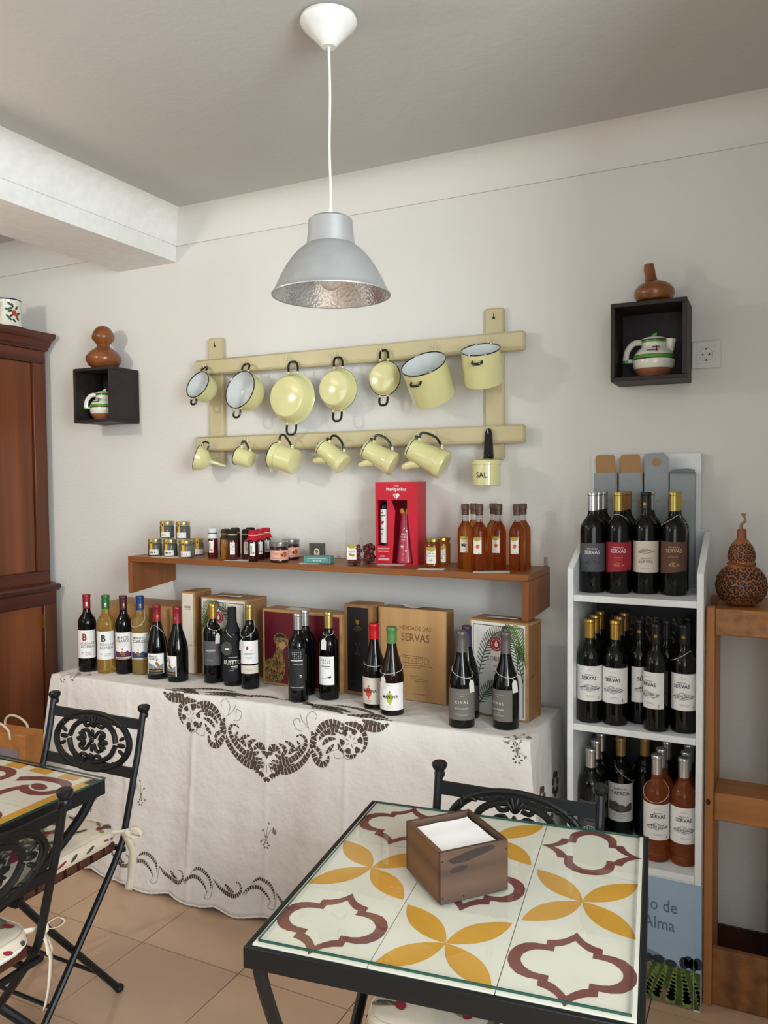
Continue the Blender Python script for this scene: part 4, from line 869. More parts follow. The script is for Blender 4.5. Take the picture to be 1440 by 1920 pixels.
# duck box
t = winebox('wooden box with burgundy front showing a painted duck', -.985, -.230, rad(-2), .345, .085, .282, pine)
W, H = .345, .282
P('picture_front', G().box(.010, W-.010, -.0016, -.0001, .010, H-.010), burg, t)
dk_b = mat('duck_tan', 'a8854a', .6, var=(110, '4a3520', 1)); f = fr(0, .0022)
body = cr([(.012, .012), (.012, .085), (.040, .100), (.060, .128), (.062, .150), (.050, .170), (.062, .190), (.085, .196), (.108, .186), (.118, .168), (.112, .152), (.098, .140), (.094, .115), (.100, .085), (.100, .055), (.088, .025), (.075, .012)], 4)
P('duck_print', G().poly2([body], f), dk_b, t, smooth=0)
flat('duck_cap', [cr([(.056, .178), (.066, .190), (.086, .194), (.106, .184), (.095, .180), (.075, .180)], 3), ell(.095, .170, .005, .004, 10)], fr(0, .0026), mat('duck_dark', '2e2118', .6), t)
flat('duck_bill', [[(.112, .170), (.128, .160), (.143, .158), (.143, .150), (.125, .148), (.112, .153)]], fr(0, .0026), mat('duck_bill', 'c08234', .5), t)
flat('duck_throat', [ell(.090, .150, .016, .014, 14, .5)], fr(0, .0026), mat('duck_buff', 'b99a68', .6), t)
rs = random.Random(5); sp = []
for i in range(90):
    q = (rs.uniform(.016, .096), rs.uniform(.014, .105))
    if q[1] < .09 or q[0] > .035: sp.append(ell(q[0], q[1], .0035, .0018, 6, rs.uniform(.5, 1.2)))
flat('feather_print', sp, fr(0, .0030), mat('duck_dark'), t)
g = G(); text(g, 'S', .030, f, .145, .188); text(g, 'OSSEGO', .016, f, .185, .188, .9); P('lettering', g, gold, t, smooth=0)
P('loose_paper', G().box(.09, .17, .02, .06, H+.0005, H+.0015), card, t)
flat('clasp_print', [rect(.318, .328, .105, .130)], f, gold, t)
# black tall box
t = winebox('tall narrow wooden box with a black front', -.640, -.222, rad(-5), .112, .090, .320, pine2)
P('black_front', G().box(.013, .099, -.0014, -.0001, .012, .310), blk, t); f = fr(0, .0020)
flat('crest_print', [[(.049, .268), (.049, .256), (.056, .248), (.063, .256), (.063, .268), (.056, .265)]], f, gold, t)
g = G(); text(g, 'MONTE', .0065, f, .056, .240); text(g, 'DA RAVASQUEIRA', .0048, f, .056, .233, .9); text(g, 'RESERVA', .0045, f, .056, .227); P('lettering', g, gold, t, smooth=0)
flat('hourglass_print', strokes([[(.046, .185), (.066, .185), (.056, .165), (.046, .185)], [(.046, .143), (.066, .143), (.056, .163), (.046, .143)], [(.050, .147), (.062, .147)], [(.052, .151), (.060, .151)]], .0012), f, mat('dim_print', '55565c', .5), t)
flat('light_line', [rect(.018, .092, .046, .049)], f, mat('dim_line', '2c2d33', .4), t)
# estate box
t = winebox('large flat wooden wine box with burnt lettering and a drawing of a house', -.507, -.205, rad(-3), .252, .065, .315, beech, pine2, beech)
f = fr(0, .0006); g = G(); text(g, 'HERDADE DAS', .021, f, .137, .243, .88); text(g, 'SERVAS', .038, f, .137, .205, .88, .005); P('burnt_lettering', g, burn, t, smooth=0); g = G()
g.poly2(strokes([[(.065, .140), (.09, .155), (.175, .152), (.19, .142)], [(.075, .150), (.075, .128)], [(.100, .152), (.100, .122)], [(.165, .150), (.165, .125)], [(.085, .130), (.120, .128), (.16, .132)], [(.172, .152), (.172, .130), (.186, .130), (.186, .150)], [(.06, .12), (.10, .118), (.15, .124), (.20, .122)], [(.07, .105), (.11, .114), (.16, .116)], [(.078, .142), (.078, .133)], [(.110, .145), (.110, .128)], [(.125, .145), (.125, .130)], [(.14, .146), (.14, .131)], [(.15, .143), (.15, .134)], [(.088, .148), (.166, .147)], [(.19, .128), (.205, .116)]], .0015), f)
g.poly2(strokes([[(.115, .085), (.165, .085)], [(.120, .077), (.185, .076)], [(.135, .069), (.175, .069)], [(.08, .025), (.10, .0255)], [(.125, .024), (.175, .0245)]], .0014), f)
o = P('house_drawing', g, burn, t, smooth=0); o['kind'] = 'stuff'
P('lid_edge', G().box(-.006, -.001, .0, .060, .0, .315), beech, t)
cardp(-.385, -.172, rad(-6), .045, .022, z=ZB+.3155, label='curled white paper on top of the estate wine box', tilt=.009)
# ------------------------------------------------------------------ wine bottles
gl_d = mat('dark_green_glass', '050707', .05, spec=.42); gl_b = mat('brown_glass', '120e0b', .05, spec=.42); whw = mat('white_wine', 'eccb74', .03, trans=.86, ior=1.30); whw2 = mat('pale_wine', 'ead28a', .03, trans=.86, ior=1.30)
rose = mat('rose_wine', 'e0854c', .03, trans=.86, ior=1.30); paperwrap = mat('black_wrap', '14151b', .8, bump=(60, .4, .003))
CAP = {k: mat('capsule_'+k, c, r, me, bump=(200, .03, .0005)) for k, c, r, me in (('crimson', '8f1f33', .4, .2), ('green', '2c6b34', .4, .2), ('plum', '4d2033', .4, .2), ('blue', '23407c', .4, .2), ('gold', 'c9a14e', .25, .8), ('old_gold', 'b9a45c', .28, .8), ('copper', 'bb8c5c', .28, .8), ('silver', 'c9cacc', .22, .85), ('black', '17181b', .35, .2), ('red_wax', 'b8101c', .35, 0), ('green_wax', '557f48', .4, 0), ('grey', '66605c', .4, .3), ('violet', '3e3348', .45, .2), ('tan', 'a88d55', .35, .4))}
LM = {k: mat('label_'+k, c, .65) for k, c in (('white', 'eae8e5'), ('cream', 'd8cebd'), ('slate', '4f5257'), ('red', '9c1f30'), ('brown', '5a3e33'), ('charcoal', '2e2f33'), ('black', '1b1b1d'), ('grey', '6a665f'), ('beige', 'd4c8b8'))}
BORD = lambda r, h: [(0, .004), (r*.55, .003), (r*.85, 0), (r-.001, .0015), (r, .005), (r, h*.620), (r*.985, h*.645), (r*.93, h*.672), (r*.82, h*.700), (r*.66, h*.728), (.0175, h*.752), (.0152, h*.775), (.0142, h*.81), (.0138, h*.97), (.0148, h*.972), (.0148, h-.001), (0, h-.001)]
BURG = lambda r, h: [(0, .004), (r*.55, .003), (r*.85, 0), (r-.001, .0015), (r, .005), (r, h*.40), (r*.985, h*.44), (r*.93, h*.495), (r*.83, h*.555), (r*.68, h*.62), (r*.54, h*.68), (.0180, h*.735), (.0155, h*.79), (.0146, h*.84), (.0142, h*.965), (.015, h*.968), (.015, h-.001), (0, h-.001)]
_bm = {}
def bottle(label, x, y, z, cap, labels=(), shape='bord', r=.0362, h=.30, glass=None, cl=.056, rz=0.0, tagat=None, loop=None, group='wine bottles', name='wine_bottle', capmark=None, extra=None):
    glass = glass or gl_d; t = thing(name, label, 'bottle', (x, y, z), va(x, y)+rz, group)
    pr = BORD(r, h) if shape == 'bord' else BURG(r, h); key = (shape, r, h, glass.name)
    if key not in _bm: _bm[key] = mesh('bottle_body', G().lathe(pr, 28), glass, 40)
    P('bottle_body', _bm[key], None, t)
    def rad_at(zz):
        for (r0, a), (r1, b) in zip(pr[4:], pr[5:]):
            if a <= zz <= b and b > a: return r0+(r1-r0)*(zz-a)/(b-a)
        return pr[-2][0]
    zs = h-cl; ck = (shape, r, h, cl, cap)
    if ck not in _bm:
        q = [(rad_at(zs)+.0008, zs)]+[(rad_at(zs+(h*.962-zs)*i/3)+.0009, zs+(h*.962-zs)*i/3) for i in range(1, 4)]+[(.0160, h*.966), (.0162, h*.970), (.0160, h*.975), (.0160, h-.002), (.0145, h), (0, h)]
        if 'wax' in cap: q = [(rad_at(zs)+.0012, zs)]+[(rad_at(zs+(h*.94-zs)*i/3)+.0022, zs+(h*.94-zs)*i/3) for i in range(1, 4)]+[(.0182, h*.95), (.0185, h-.008), (.015, h-.002), (0, h)]
        _bm[ck] = mesh('capsule', G().lathe(q, 24), CAP[cap], 40)
    c = P('capsule', _bm[ck], None, t)
    if capmark: flat('capsule_mark', [ell(.016*0+capmark[1], zs+.020, .0045, .0055, 10), ell(capmark[1], zs+.011, .005, .0016, 8)], wrapz(lambda q: .0152, 0), capmark[0], c)
    for L in labels:
        z0, z1, a0, a1, mk = L['z0'], L['z1'], rad(L['a'][0]), rad(L['a'][1]), LM[L['m']]
        rr = r+.0005; ms = L.get('slant', 0.0)
        n = 14; vs = []; 
        for i in range(n+1):
            q = a0+(a1-a0)*i/n; zz = z0+ms*(i/n)
            vs += [(rr*sin(q), -rr*cos(q), zz), (rr*sin(q), -rr*cos(q), z1)]
        lo = P('label', G().add(vs, [(2*i, 2*i+2, 2*i+3, 2*i+1) for i in range(n)]), mk, t)
        c0 = (a0+a1)/2
        for it in L.get('items', ()):
            wz = wrapz(lambda q: r+.0007, c0+rad(it.get('da', 0)))
            g = G()
            if 'text' in it:
                for s, sz, v, *o in it['text']: text(g, s, sz, wz, o[0] if o else 0, v, it.get('xs', .9), it.get('b', 0.0))
            if 'polys' in it: g.poly2(it['polys'], wrapz(lambda q: r+.0002+it.get('o', 0), c0+rad(it.get('da', 0))))
            o = P(it.get('n', 'lettering'), g, it['m'], lo, smooth=0)
            if it.get('n') in ('small_print', 'estate_print', 'pattern_print'): o['kind'] = 'stuff'
    if loop:   # price tag string round the shoulder
        zl, tl, da = loop; rl = rad_at(zl)+.0015; pts = []
        for i in range(28):
            q = 2*pi*i/28; zz = zl-tl*cos(q-da); pts.append(((rad_at(zz)+.0016)*sin(q), -(rad_at(zz)+.0016)*cos(q), zz))
        sg = G().tube(pts, .0008, 5, closed=True)
        zz = zl-tl; rr2 = rad_at(zz)+.0018
        if tagat is not None: sg.tube([(rr2*sin(da), -rr2*cos(da), zz), ((r+.003)*sin(da+tagat[0]*.5), -(r+.003)*cos(da+tagat[0]*.5), zz-tagat[1]*.6), ((r+.003)*sin(da+tagat[0]), -(r+.003)*cos(da+tagat[0]), zz-tagat[1])], .0008, 5)
        s = P('string', sg, string_m, t)
        if tagat is not None:
            q = da+tagat[0]; M = Matrix.Rotation(q, 4, 'Z') @ Matrix.Translation((0, -r-.0032, zz-tagat[1])) @ Matrix.Rotation(tagat[2] if len(tagat) > 2 else .1, 4, 'Y')
            pg = P('price_tag', G().prism([(-.0065, -.026), (.0065, -.026), (.0065, -.006), (.003, 0), (-.003, 0), (-.0065, -.006)], lambda u, v: (u*1.45, .0004, v*1.45), lambda u, v: (u*1.45, -.0004, v*1.45), M), card, s, smooth=0)
    if extra: extra(t, r, h, rad_at)
    return t
def bars(lst): return [rect(a, b, z, z+hh) for a, b, z, hh in lst]
def estate(w, h, z, seed=1, dens=34):
    rs = random.Random(seed); L = []
    for i in range(dens):
        u = rs.uniform(-1, 1); hh = (1-u*u)*h
        x = u*w; y = z+rs.uniform(-.5, .5)*hh; l = rs.uniform(.15, .4)*h
        L.append([(x, y), (x+l*rs.choice((.2, 1.3, .9)), y+l*rs.uniform(-.4, .5))])
    L.append([(-w*.75, z+.1*h), (-w*.1, z+.62*h), (w*.55, z+.15*h)]); L.append([(-w*.75, z+.1*h), (-w*.70, z-.3*h)]); L.append([(-w, z-.25*h), (0, z-.45*h), (w, z-.1*h)])
    for u in (-.45, -.25, -.02, .18): L.append([(w*u, z+.2*h), (w*u, z-.22*h)])
    return strokes(L, .0010)
hill = lambda w, z, a, b: [(-w, z-.02)]+[(-w+2*w*i/14, z+a*sin(i*.7+b)+.004*sin(i*1.3)) for i in range(15)]+[(w, z-.02)]
m_pur = mat('print_purple', '5a2148', .6); m_blu = mat('print_blue', '2b4272', .6); m_gry = mat('print_grey', '86868a', .6); m_drk = mat('print_dark', '2a2a2c', .6); m_fig = mat('print_ochre', '8a6034', .6); m_dgn = mat('print_green', '2d3328', .6)
GT = 'wine bottles on the clothed table'
ZW = ZT+.0038
def borba(bm, lb, x, y, cap, gl, gm):
    bottle(lb, x, y, ZW, cap, [dict(z0=.056, z1=.168, a=(-78, 62), m='white', items=[dict(text=[('B', .038, .128, -.006)], m=bm, b=.03, xs=.85), dict(text=[('ADEGA DE', .0125, .112, .006), ('BORBA', .0175, .097, .006)], m=ink_grey, xs=.95), dict(polys=bars([(-.004, .022, .078, .002), (-.018, -.012, .076, .004), (-.004, .018, .073, .0012), (-.004, .02, .069, .0012)]), m=m_gry, n='small_print')])], glass=gl, rz=-.02, group=GT, h=.308, r=.0352, capmark=(white_ink, 0), cl=.055)
borba(ink_red, 'red wine bottle with crimson capsule and a maroon letter B, leftmost on the table', -1.752, -.352, 'crimson', gl_d, 0)
borba(m_dgn, 'white wine bottle with green capsule and a dark letter B on its label', -1.664, -.338, 'green', whw, 0)
def montes(lb, x, y, cap, gl, band, rz, loop=None):
    W = .036
    bottle(lb, x, y, ZW, cap, [dict(z0=.060, z1=.166, a=(-75, 66), m='white', items=[dict(text=[('MONTES', .0125, .142), ('CLAROS', .0155, .128)], m=ink, xs=.9, b=.008), dict(polys=[[(-W, .068)]+[(-W+2*W*i/14, .088+.004*sin(i*.8)+.002*sin(i*2)) for i in range(15)]+[(W, .068)]], m=band, n='hill_print'), dict(polys=[ell(-.004, .086, .006, .007, 8), ell(.001, .080, .007, .006, 8), ell(-.002, .100, .003, .003, 8)], m=m_fig, o=.0003, n='figure_print'), dict(polys=[rect(-W, W, .0615, .065)], m=gold, n='gold_stripe'), dict(polys=bars([(-.018, .016, .120, .0008), (-.012, .010, .112, .0008)]), m=m_gry, n='small_print')])], glass=gl, rz=rz, group=GT, h=.308, r=.0345 if gl is not gl_d else .0322, capmark=(gold, .003), cl=.055, loop=loop)
montes('red wine bottle with plum capsule and purple hills on its white label', -1.588, -.320, 'plum', gl_d, m_pur, -.05)
montes('white wine bottle with blue capsule and blue hills on its label', -1.519, -.300, 'blue', whw2, m_blu, -.15, (.225, .035, -.6))
def mcb(lb, x, y, rz, loop):
    W = .030
    bottle(lb, x, y, ZW, 'crimson', [dict(z0=.022, z1=.100, a=(-62, 36), m='white', items=[dict(text=[('MONTES', .0095, .086, -.010), ('CLAROS', .0115, .076, -.008)], m=ink, xs=.85, b=.008), dict(polys=[[(-W, .040)]+[(-W+2*W*i/14, .057+.006*sin(i*.45+1)+.002*sin(i*1.4)) for i in range(15)]+[(W, .040)]], m=m_gry, n='hill_print'), dict(polys=[ell(.006, .062, .006, .007, 8, .5), ell(.010, .056, .006, .005, 8), ell(.006, .074, .003, .003, 8)], m=m_fig, o=.0003, n='figure_print'), dict(polys=[rect(-W, W, .0225, .045)], m=m_drk, n='dark_base_print'), dict(polys=[rect(-W, W, .031, .036)], m=gold, o=.0003, n='gold_stripe')]),
        dict(z0=.022, z1=.100, a=(120, 170), m='white')], 'burg', .0395, .282, rz=rz, cl=.062, group=GT, capmark=(gold, .003), loop=loop)
mcb('burgundy shaped bottle with crimson capsule and grey hills label, price string on it', -1.414, -.322, .0, (.175, .030, 2.6))
mcb('burgundy shaped bottle with crimson capsule, label turned to the left', -1.312, -.324, -.75, None)
bottle('dark bottle with orange gold capsule, grey label and white price tag', -1.175, -.283, ZW, 'gold', [dict(z0=.068, z1=.160, a=(-62, 50), m='slate', items=[dict(text=[('ANDERRA', .0085, .122, -.006)], m=white_ink, b=.01), dict(polys=[rect(.016, .019, .069, .159)], m=mat('print_rust', '7a3a30', .6), n='stripe_print'), dict(polys=bars([(-.022, -.006, .115, .001), (-.02, -.004, .090, .001), (-.02, .002, .087, .001)]), m=m_gry, n='small_print')])], h=.296, group=GT, loop=(.222, .022, .35), tagat=(.12, .012, .05))
def wrapx(t, r, h, ra):
    n = 24; zs = [.001, .02, .06, .10, .14, .18, .21, .235, .255, .275, .288]; g = G(); rs = random.Random(4)
    rings = [[((ra(min(z, h*.96))+.0022+rs.uniform(0, .0012))*sin(2*pi*i/n), -(ra(min(z, h*.96))+.0022+rs.uniform(0, .0012))*cos(2*pi*i/n), z) for i in range(n)] for z in zs]
    vs = [p for q in rings for p in q]; fs = [(a*n+i, a*n+(i+1) % n, (a+1)*n+(i+1) % n, (a+1)*n+i) for a in range(len(zs)-1) for i in range(n)]
    fs.append(tuple((len(zs)-1)*n+i for i in range(n)))
    P('paper_wrap', g.add(vs, fs), paperwrap, t, smooth=60)
    g = G(); wz = wrapz(lambda q: r+.0034, 0); text(g, 'RUSTTO', .021, wz, -.002, .083, .85, .02); g.poly2(bars([(-.016, .018, .108, .0012), (-.008, .020, .074, .0022), (-.004, .018, .068, .001), (-.012, .004, .060, .001)]), wz); P('lettering', g, white_ink, t, smooth=0)
    d = P('round_tag', G().prism(ell(0, 0, .0215, .026, 20), lambda u, v: (u, .0004, v), lambda u, v: (u, -.0004, v), Matrix.Rotation(rad(-22), 4, 'Z') @ Matrix.Translation((-.006, -r-.006, .142))), mat('charcoal_card', '2c2a2a', .7), t)
    P('tag_print', G().add([tuple(Matrix.Rotation(rad(-22), 4, 'Z') @ Vector(p)) for p in ((-.012, -r-.007, .137), (.004, -r-.007, .137), (.004, -r-.007, .142), (-.012, -r-.007, .142))], [(0, 1, 2, 3)]), white_ink, d)
bottle('bottle wrapped in black paper with a round dark tag', -1.083, -.286, ZW, 'black', [], h=.290, r=.0345, group=GT, loop=(.200, .030, .9), extra=wrapx)
bottle('dark bottle with old gold capsule and two part white label', -.996, -.297, ZW, 'old_gold', [dict(z0=.094, z1=.178, a=(-70, 58), m='white', items=[dict(text=[('ANDERRA', .0085, .128)], m=ink, b=.01), dict(polys=[ell(-.006, .151, .0042, .0065, 10), ell(-.004, .158, .002, .003, 6)], m=ink_red, n='drop_print'), dict(polys=[rect(.006, .012, .142, .145)]+bars([(-.014, .012, .118, .001), (-.012, .010, .113, .001)]), m=m_gry, n='small_print')]), dict(z0=.058, z1=.088, a=(-70, 58), m='cream', items=[dict(polys=bars([(-.012, .014, .074, .0012), (-.016, .012, .069, .0012)]), m=m_gry, n='small_print')])], h=.306, r=.0340, group=GT, loop=(.222, .030, -.7), tagat=(-.25, .012, .1))
def tex_block(x0, z0, w_, h_, seed): 
    rs = random.Random(seed); return [ell(x0+w_*(i+.5)/5, z0+h_*(j+.5)/4, w_/13, h_/11, 7, rs.uniform(0, 3)) for i in range(5) for j in range(4) if rs.random() < .85]
def rocim(lb, x, y, lm, pm, rz, dark, loop=None, tg=None):
    items = [dict(polys=tex_block(-.018, .150 if dark else .128, .036, .026 if dark else .016, 2), m=m_gry, n='pattern_print'), dict(polys=bars([(-.022, .022, .143, .0025)] if dark else [(-.016, .016, .118, .0025), (-.004, .012, .112, .0014)]), m=pm, n='small_print')]
    if dark: items += [dict(text=[('TINTO 2021', .007, .130, .006)], m=pm), dict(polys=bars([(.010, .018, .092, .0022), (.012, .018, .087, .002), (-.024, .024, .052, .001)]), m=pm, n='small_print')]
    else: items += [dict(polys=[[(.004, .080), (.014, .083), (.019, .090), (.017, .083), (.021, .080), (.014, .078)]]+strokes([[(-.022, .075), (.004, .079)]], .0008), m=ink, n='fox_print')]
    bottle(lb, x, y, ZW, 'silver' if dark else 'old_gold', [dict(z0=.042 if dark else .054, z1=.184 if dark else .152, a=(-55, 42) if dark else (-58, 42), m=lm, items=items)], h=.302, r=.0352, rz=rz, group=GT, loop=loop, tagat=tg)
rocim('dark bottle with silver capsule and black label in front of the duck box', -.744, -.366, 'black', white_ink, -.05, True)
bottle('dark bottle with silver capsule standing behind the black labelled one', -.766, -.283, ZW, 'silver', [], h=.300, r=.0345, group=GT)
rocim('dark bottle with gold capsule, white label and tag, beside the black box', -.660, -.300, 'white', ink_grey, -.2, False, (.230, .006, .0), (-.25, .010, .05))
def nova(lb, x, y, cap, gl, tint, rz, a, lm, loop, tg):
    bottle(lb, x, y, ZW, cap, [dict(z0=.018, z1=.106, a=a, m=lm, items=[dict(polys=[ell(-.002, .058, .011, .016, 14), rect(-.003, .001, .036, .044)], m=tint, n='fruit_print'), dict(text=[('MANOVA', .0155, .057)], m=ink if tint is not ink_red else ink_red, b=.02, xs=.78, o=.0003), dict(polys=[ell(-.001, .078, .0025, .004, 8)]+bars([(-.012, .010, .098, .001), (-.010, .008, .030, .0014), (-.012, .010, .024, .001)]), m=ink_grey, n='small_print')])], 'burg', .0392, .284, glass=gl, cl=.055, rz=rz, group=GT, loop=loop, tagat=tg)
nova('dark burgundy shaped bottle with red wax top and red printed label', -.468, -.328, 'red_wax', gl_b, mat('fruit_red', 'c8453a', .6), -.45, (-60, 55), 'beige', (.150, .006, .5), None)
nova('brown burgundy shaped bottle with green wax top and lime printed label', -.385, -.366, 'green_wax', mat('brown_clear_glass', '1c120b', .05, spec=.42), mat('fruit_lime', 'a8b52a', .6), -.1, (-78, 70), 'white', (.145, .010, -.55), (-.1, .008, -.1))
def rival(lb, x, y, rz, a, loop, tg, cap='grey'):
    bottle(lb, x, y, ZW, cap, [dict(z0=.026, z1=.122, a=a, m='grey', items=[dict(text=[('R I V A L', .0125, .077)], m=white_ink, xs=.9), dict(text=[('Alicante Bouschet', .0078, .060)], m=white_ink, xs=.75), dict(polys=bars([(-.018, .020, .107, .0009), (-.005, .005, .099, .0016), (-.010, .010, .051, .0009), (-.022, .022, .045, .0012), (-.018, .018, .0415, .0009)]), m=mat('print_silver', 'b0aca4', .5), n='small_print')])], 'burg', .0402, .292, cl=.064, rz=rz, group=GT, loop=loop, tagat=tg)
rival('dark burgundy shaped bottle with grey capsule, grey label fully in view and tag', -.134, -.393, .0, (-72, 72), (.170, .016, .60), (.12, .006, -.1))
bottle('dark bottle with violet capsule half hidden behind the grey labelled one', -.150, -.302, ZW, 'violet', [dict(z0=.026, z1=.105, a=(-60, 60), m='charcoal')], 'burg', .0395, .292, cl=.064, group=GT)
rival('dark burgundy shaped bottle with grey capsule, grey label turned left, at the right end', -.006, -.352, -.55, (-72, 60), (.172, .014, 1.05), (.12, .006, -.1))

# ------------------------------------------------------------------ white display unit on the right
mel = mat('white_melamine', 'e6eaea', .35, bump=(300, .02, .0003))
UX0, UX1, UY0, UY1 = .1795, .5535, -.345, -.006
un = thing('display_unit', 'white melamine display unit with three shelves of wine and a printed base', 'display unit', (0, 0, 0))
for a, b in ((UX0, UX0+.018), (UX1-.018, UX1)):
    P('side_panel', G().prism([(UY0, .0), (UY1-.02, .0), (UY1-.02, 1.330), (-.115, 1.330), (UY0, 1.232)], lambda y, z: (a, y, z), lambda y, z: (b, y, z)), mel, un, bevel=.0015)
I0, I1 = UX0+.0185, UX1-.0185
SH = (1.155, .773, .384)
for z in SH: P('shelf_panel', G().box(I0, I1, UY0+.001, -.028, z-.019, z), mel, un, bevel=.001)
P('back_panel', G().box(UX0+.004, UX1-.020, -.0255, -.006, .36, 1.335).box(UX0+.004, UX1-.034, -.0255, -.006, 1.335, 1.572), mel, un, bevel=.001)
P('base_panel', G().box(I0, I1, UY0+.001, UY0+.012, .004, .3645), mel, un)
# printed base: sky, hills, trees and vine rows
f = lambda o: plane((0, UY0-.0004-o, 0), (1, 0, 0), (0, 0, 1)); A0, A1 = UX0+.0005, UX1-.0005
pr_ = lambda n, polys, o, c, **k: flat(n, polys, f(o), mat('print_'+n, c, .4, **k), un)
pr_('sky_print', [rect(A0, A1, .105, .362)], .0, '93adc7', var=(6, '9fb5cb', 1))
pr_('far_hill_print', [[(A0, .10), (A0, .165), (.30, .172), (.385, .160), (.415, .150), (.44, .143), (.47, .130), (.50, .12), (A1, .11), (A1, .10)]], .0003, '6f8aa4')
pr_('tree_print', [ell(.442, .126, .017, .013), ell(.475, .122, .016, .011)]+[ell(.51+.012*i, .132+.006*(i % 2), .013, .018, 10) for i in range(4)]+[ell(.32+.03*i, .126, .018, .012) for i in range(4)], .0006, '27313a')
pr_('field_print', [[(A0, .006), (A1, .006), (A1, .112), (.45, .117), (A0, .118)]], .0009, '4d5f33', var=(70, '2f3f24', 1))
for q_ in ([[(.44, .006), (.478, .006), (.462, .045), (.455, .048), (.447, .03)], [(.475, .07), (.480, .105), (.487, .105), (.492, .06)], [(.40, .07), (.412, .112), (.418, .112), (.415, .07)], [(.3, .006), (.35, .006), (.39, .1), (.385, .1)]]): pr_('soil_print', [q_], .0012, '7d6258')
rows = []
for x0, x1, w_ in ((.405, .442, .010), (.435, .462, .011), (.475, .487, .012), (.520, .508, .012), (.560, .530, .010), (.36, .42, .010), (.31, .40, .010)):
    for i in range(9):
        q = i/8; rows.append(ell(x0+(x1-x0)*q, .018+.09*q, w_*(1.25-.75*q), .012*(1.2-.6*q), 8, .4))
rows = [[(max(A0, min(A1, a)), max(.006, b)) for a, b in p] for p in rows]
pr_('vine_print', rows, .0015, '7f9440', var=(120, '4e6630', 1))
g = G(); ff = f(.0008); text(g, 'Alentejo de', .050, ff, .395, .268, .82, .006); text(g, 'e Alma', .050, ff, .427, .215, .82, .006)
P('lettering', g, mat('print_slate', '58728a', .5), un, smooth=0)
pr_('seam', [rect(UX1-.0185, UX1-.0175, .004, .362)], .0018, 'b9c4cc')
# cartons at the back of the top shelf
grey_c = mat('grey_carton', '9aa0a4', .5, var=(8, '8f969b', 1)); kraft = mat('kraft_inside', 'ab8458', .75, bump=(120, .1, .0006))
def carton(x, label, kind):
    t = thing('bottle_carton', label, 'carton', (x, -.0295, SH[0]+.0006), 0, 'grey bottle cartons on the top shelf'); w2 = .0365; H = .358
    P('carton_body', G().box(-w2, w2, -.036, 0, 0, H), grey_c, t, bevel=.0008)
    q = cr([(-w2+.006, 0), (-w2+.003, .040), (-w2+.006, .054), (-w2+.012, .058)], 3)+cr([(w2-.016, .058), (w2-.010, .054), (w2-.008, .040), (w2-.006, 0)], 3)
    if kind == 'kraft':
        P('open_flap', G().prism(q, lambda u, v: (u, -.0330+v*.10, H+v), lambda u, v: (u, -.0322+v*.10, H+v)), kraft, t, smooth=0)
        P('inner_side', G().prism([(w2-.007, 0), (w2-.001, .040), (w2-.001, -.030), (w2-.004, -.045)], lambda u, v: (u, -.0366, H+v), lambda u, v: (u, -.0362, H+v)), kraft, t, smooth=0)
    elif kind == 'hole':
        P('open_flap', G().prism([(-w2, 0), (-w2, .058), (w2-.016, .062), (w2, .045), (w2, 0)], lambda u, v: (u, -.0345+v*.05, H+v), lambda u, v: (u, -.0335+v*.05, H+v)), grey_c, t, smooth=0)
        P('finger_hole', G().prism(ell(0, .031, .0135, .0135, 20), lambda u, v: (u, -.0337, H+v), lambda u, v: (u, -.0343, H+v)), kraft, t, smooth=0)
    else:
        P('folded_flap', G().prism([(-w2-.001, -.002), (w2, -.002), (w2, .007), (w2-.018, .0105), (-w2+.012, .009)], lambda u, v: (u, -.0366-.012, H+v), lambda u, v: (u, -.0362, H+v)), mat('dark_carton', '6f767a', .5), t, smooth=0)
    g = G(); text(g, {'kraft': 'HERDADE', 'hole': 'DAS', 'fold': 'SERVAS'}[kind], .017, plane((0, -.0366, 0), (1, 0, 0), (0, 0, 1), 0), 0, .262, .8); P('lettering', g, gold, t, smooth=0)
    return t
carton(.2365, 'grey bottle carton with open kraft flap, first at the left', 'kraft'); carton(.3145, 'grey bottle carton with open kraft flap, second from the left', 'kraft')
carton(.3920, 'grey bottle carton with a round finger hole in its raised flap', 'hole'); carton(.4685, 'grey bottle carton with its flap folded forward, at the right', 'fold')
t = thing('wine_carton', 'black carton with gold lettering at the back of the middle shelf', 'carton', (.3665, -.030, SH[1]+.0006))
P('carton_body', G().box(-.155, .155, -.05, 0, 0, .330), blk, t, bevel=.001); fq = plane((0, -.0506, 0), (1, 0, 0), (0, 0, 1))
g = G(); text(g, 'HERDADE DAS', .036, fq, .0, .262, .9); text(g, 'SERVAS', .056, fq, .0, .208, .95, .004); P('lettering', g, mat('dull_gold', '8a7440', .5), t, smooth=0)
t = thing('wine_carton', 'black carton with gold lettering at the back of the bottom shelf', 'carton', (.3665, -.030, SH[2]+.0006))
P('carton_body', G().box(-.155, .155, -.05, 0, 0, .300), blk, t, bevel=.001)
g = G(); text(g, 'HERDADE DAS', .036, fq, -.02, .175, .9); text(g, 'SERVAS D', .05, fq, -.0, .120, .9); P('lettering', g, mat('dull_gold'), t, smooth=0)
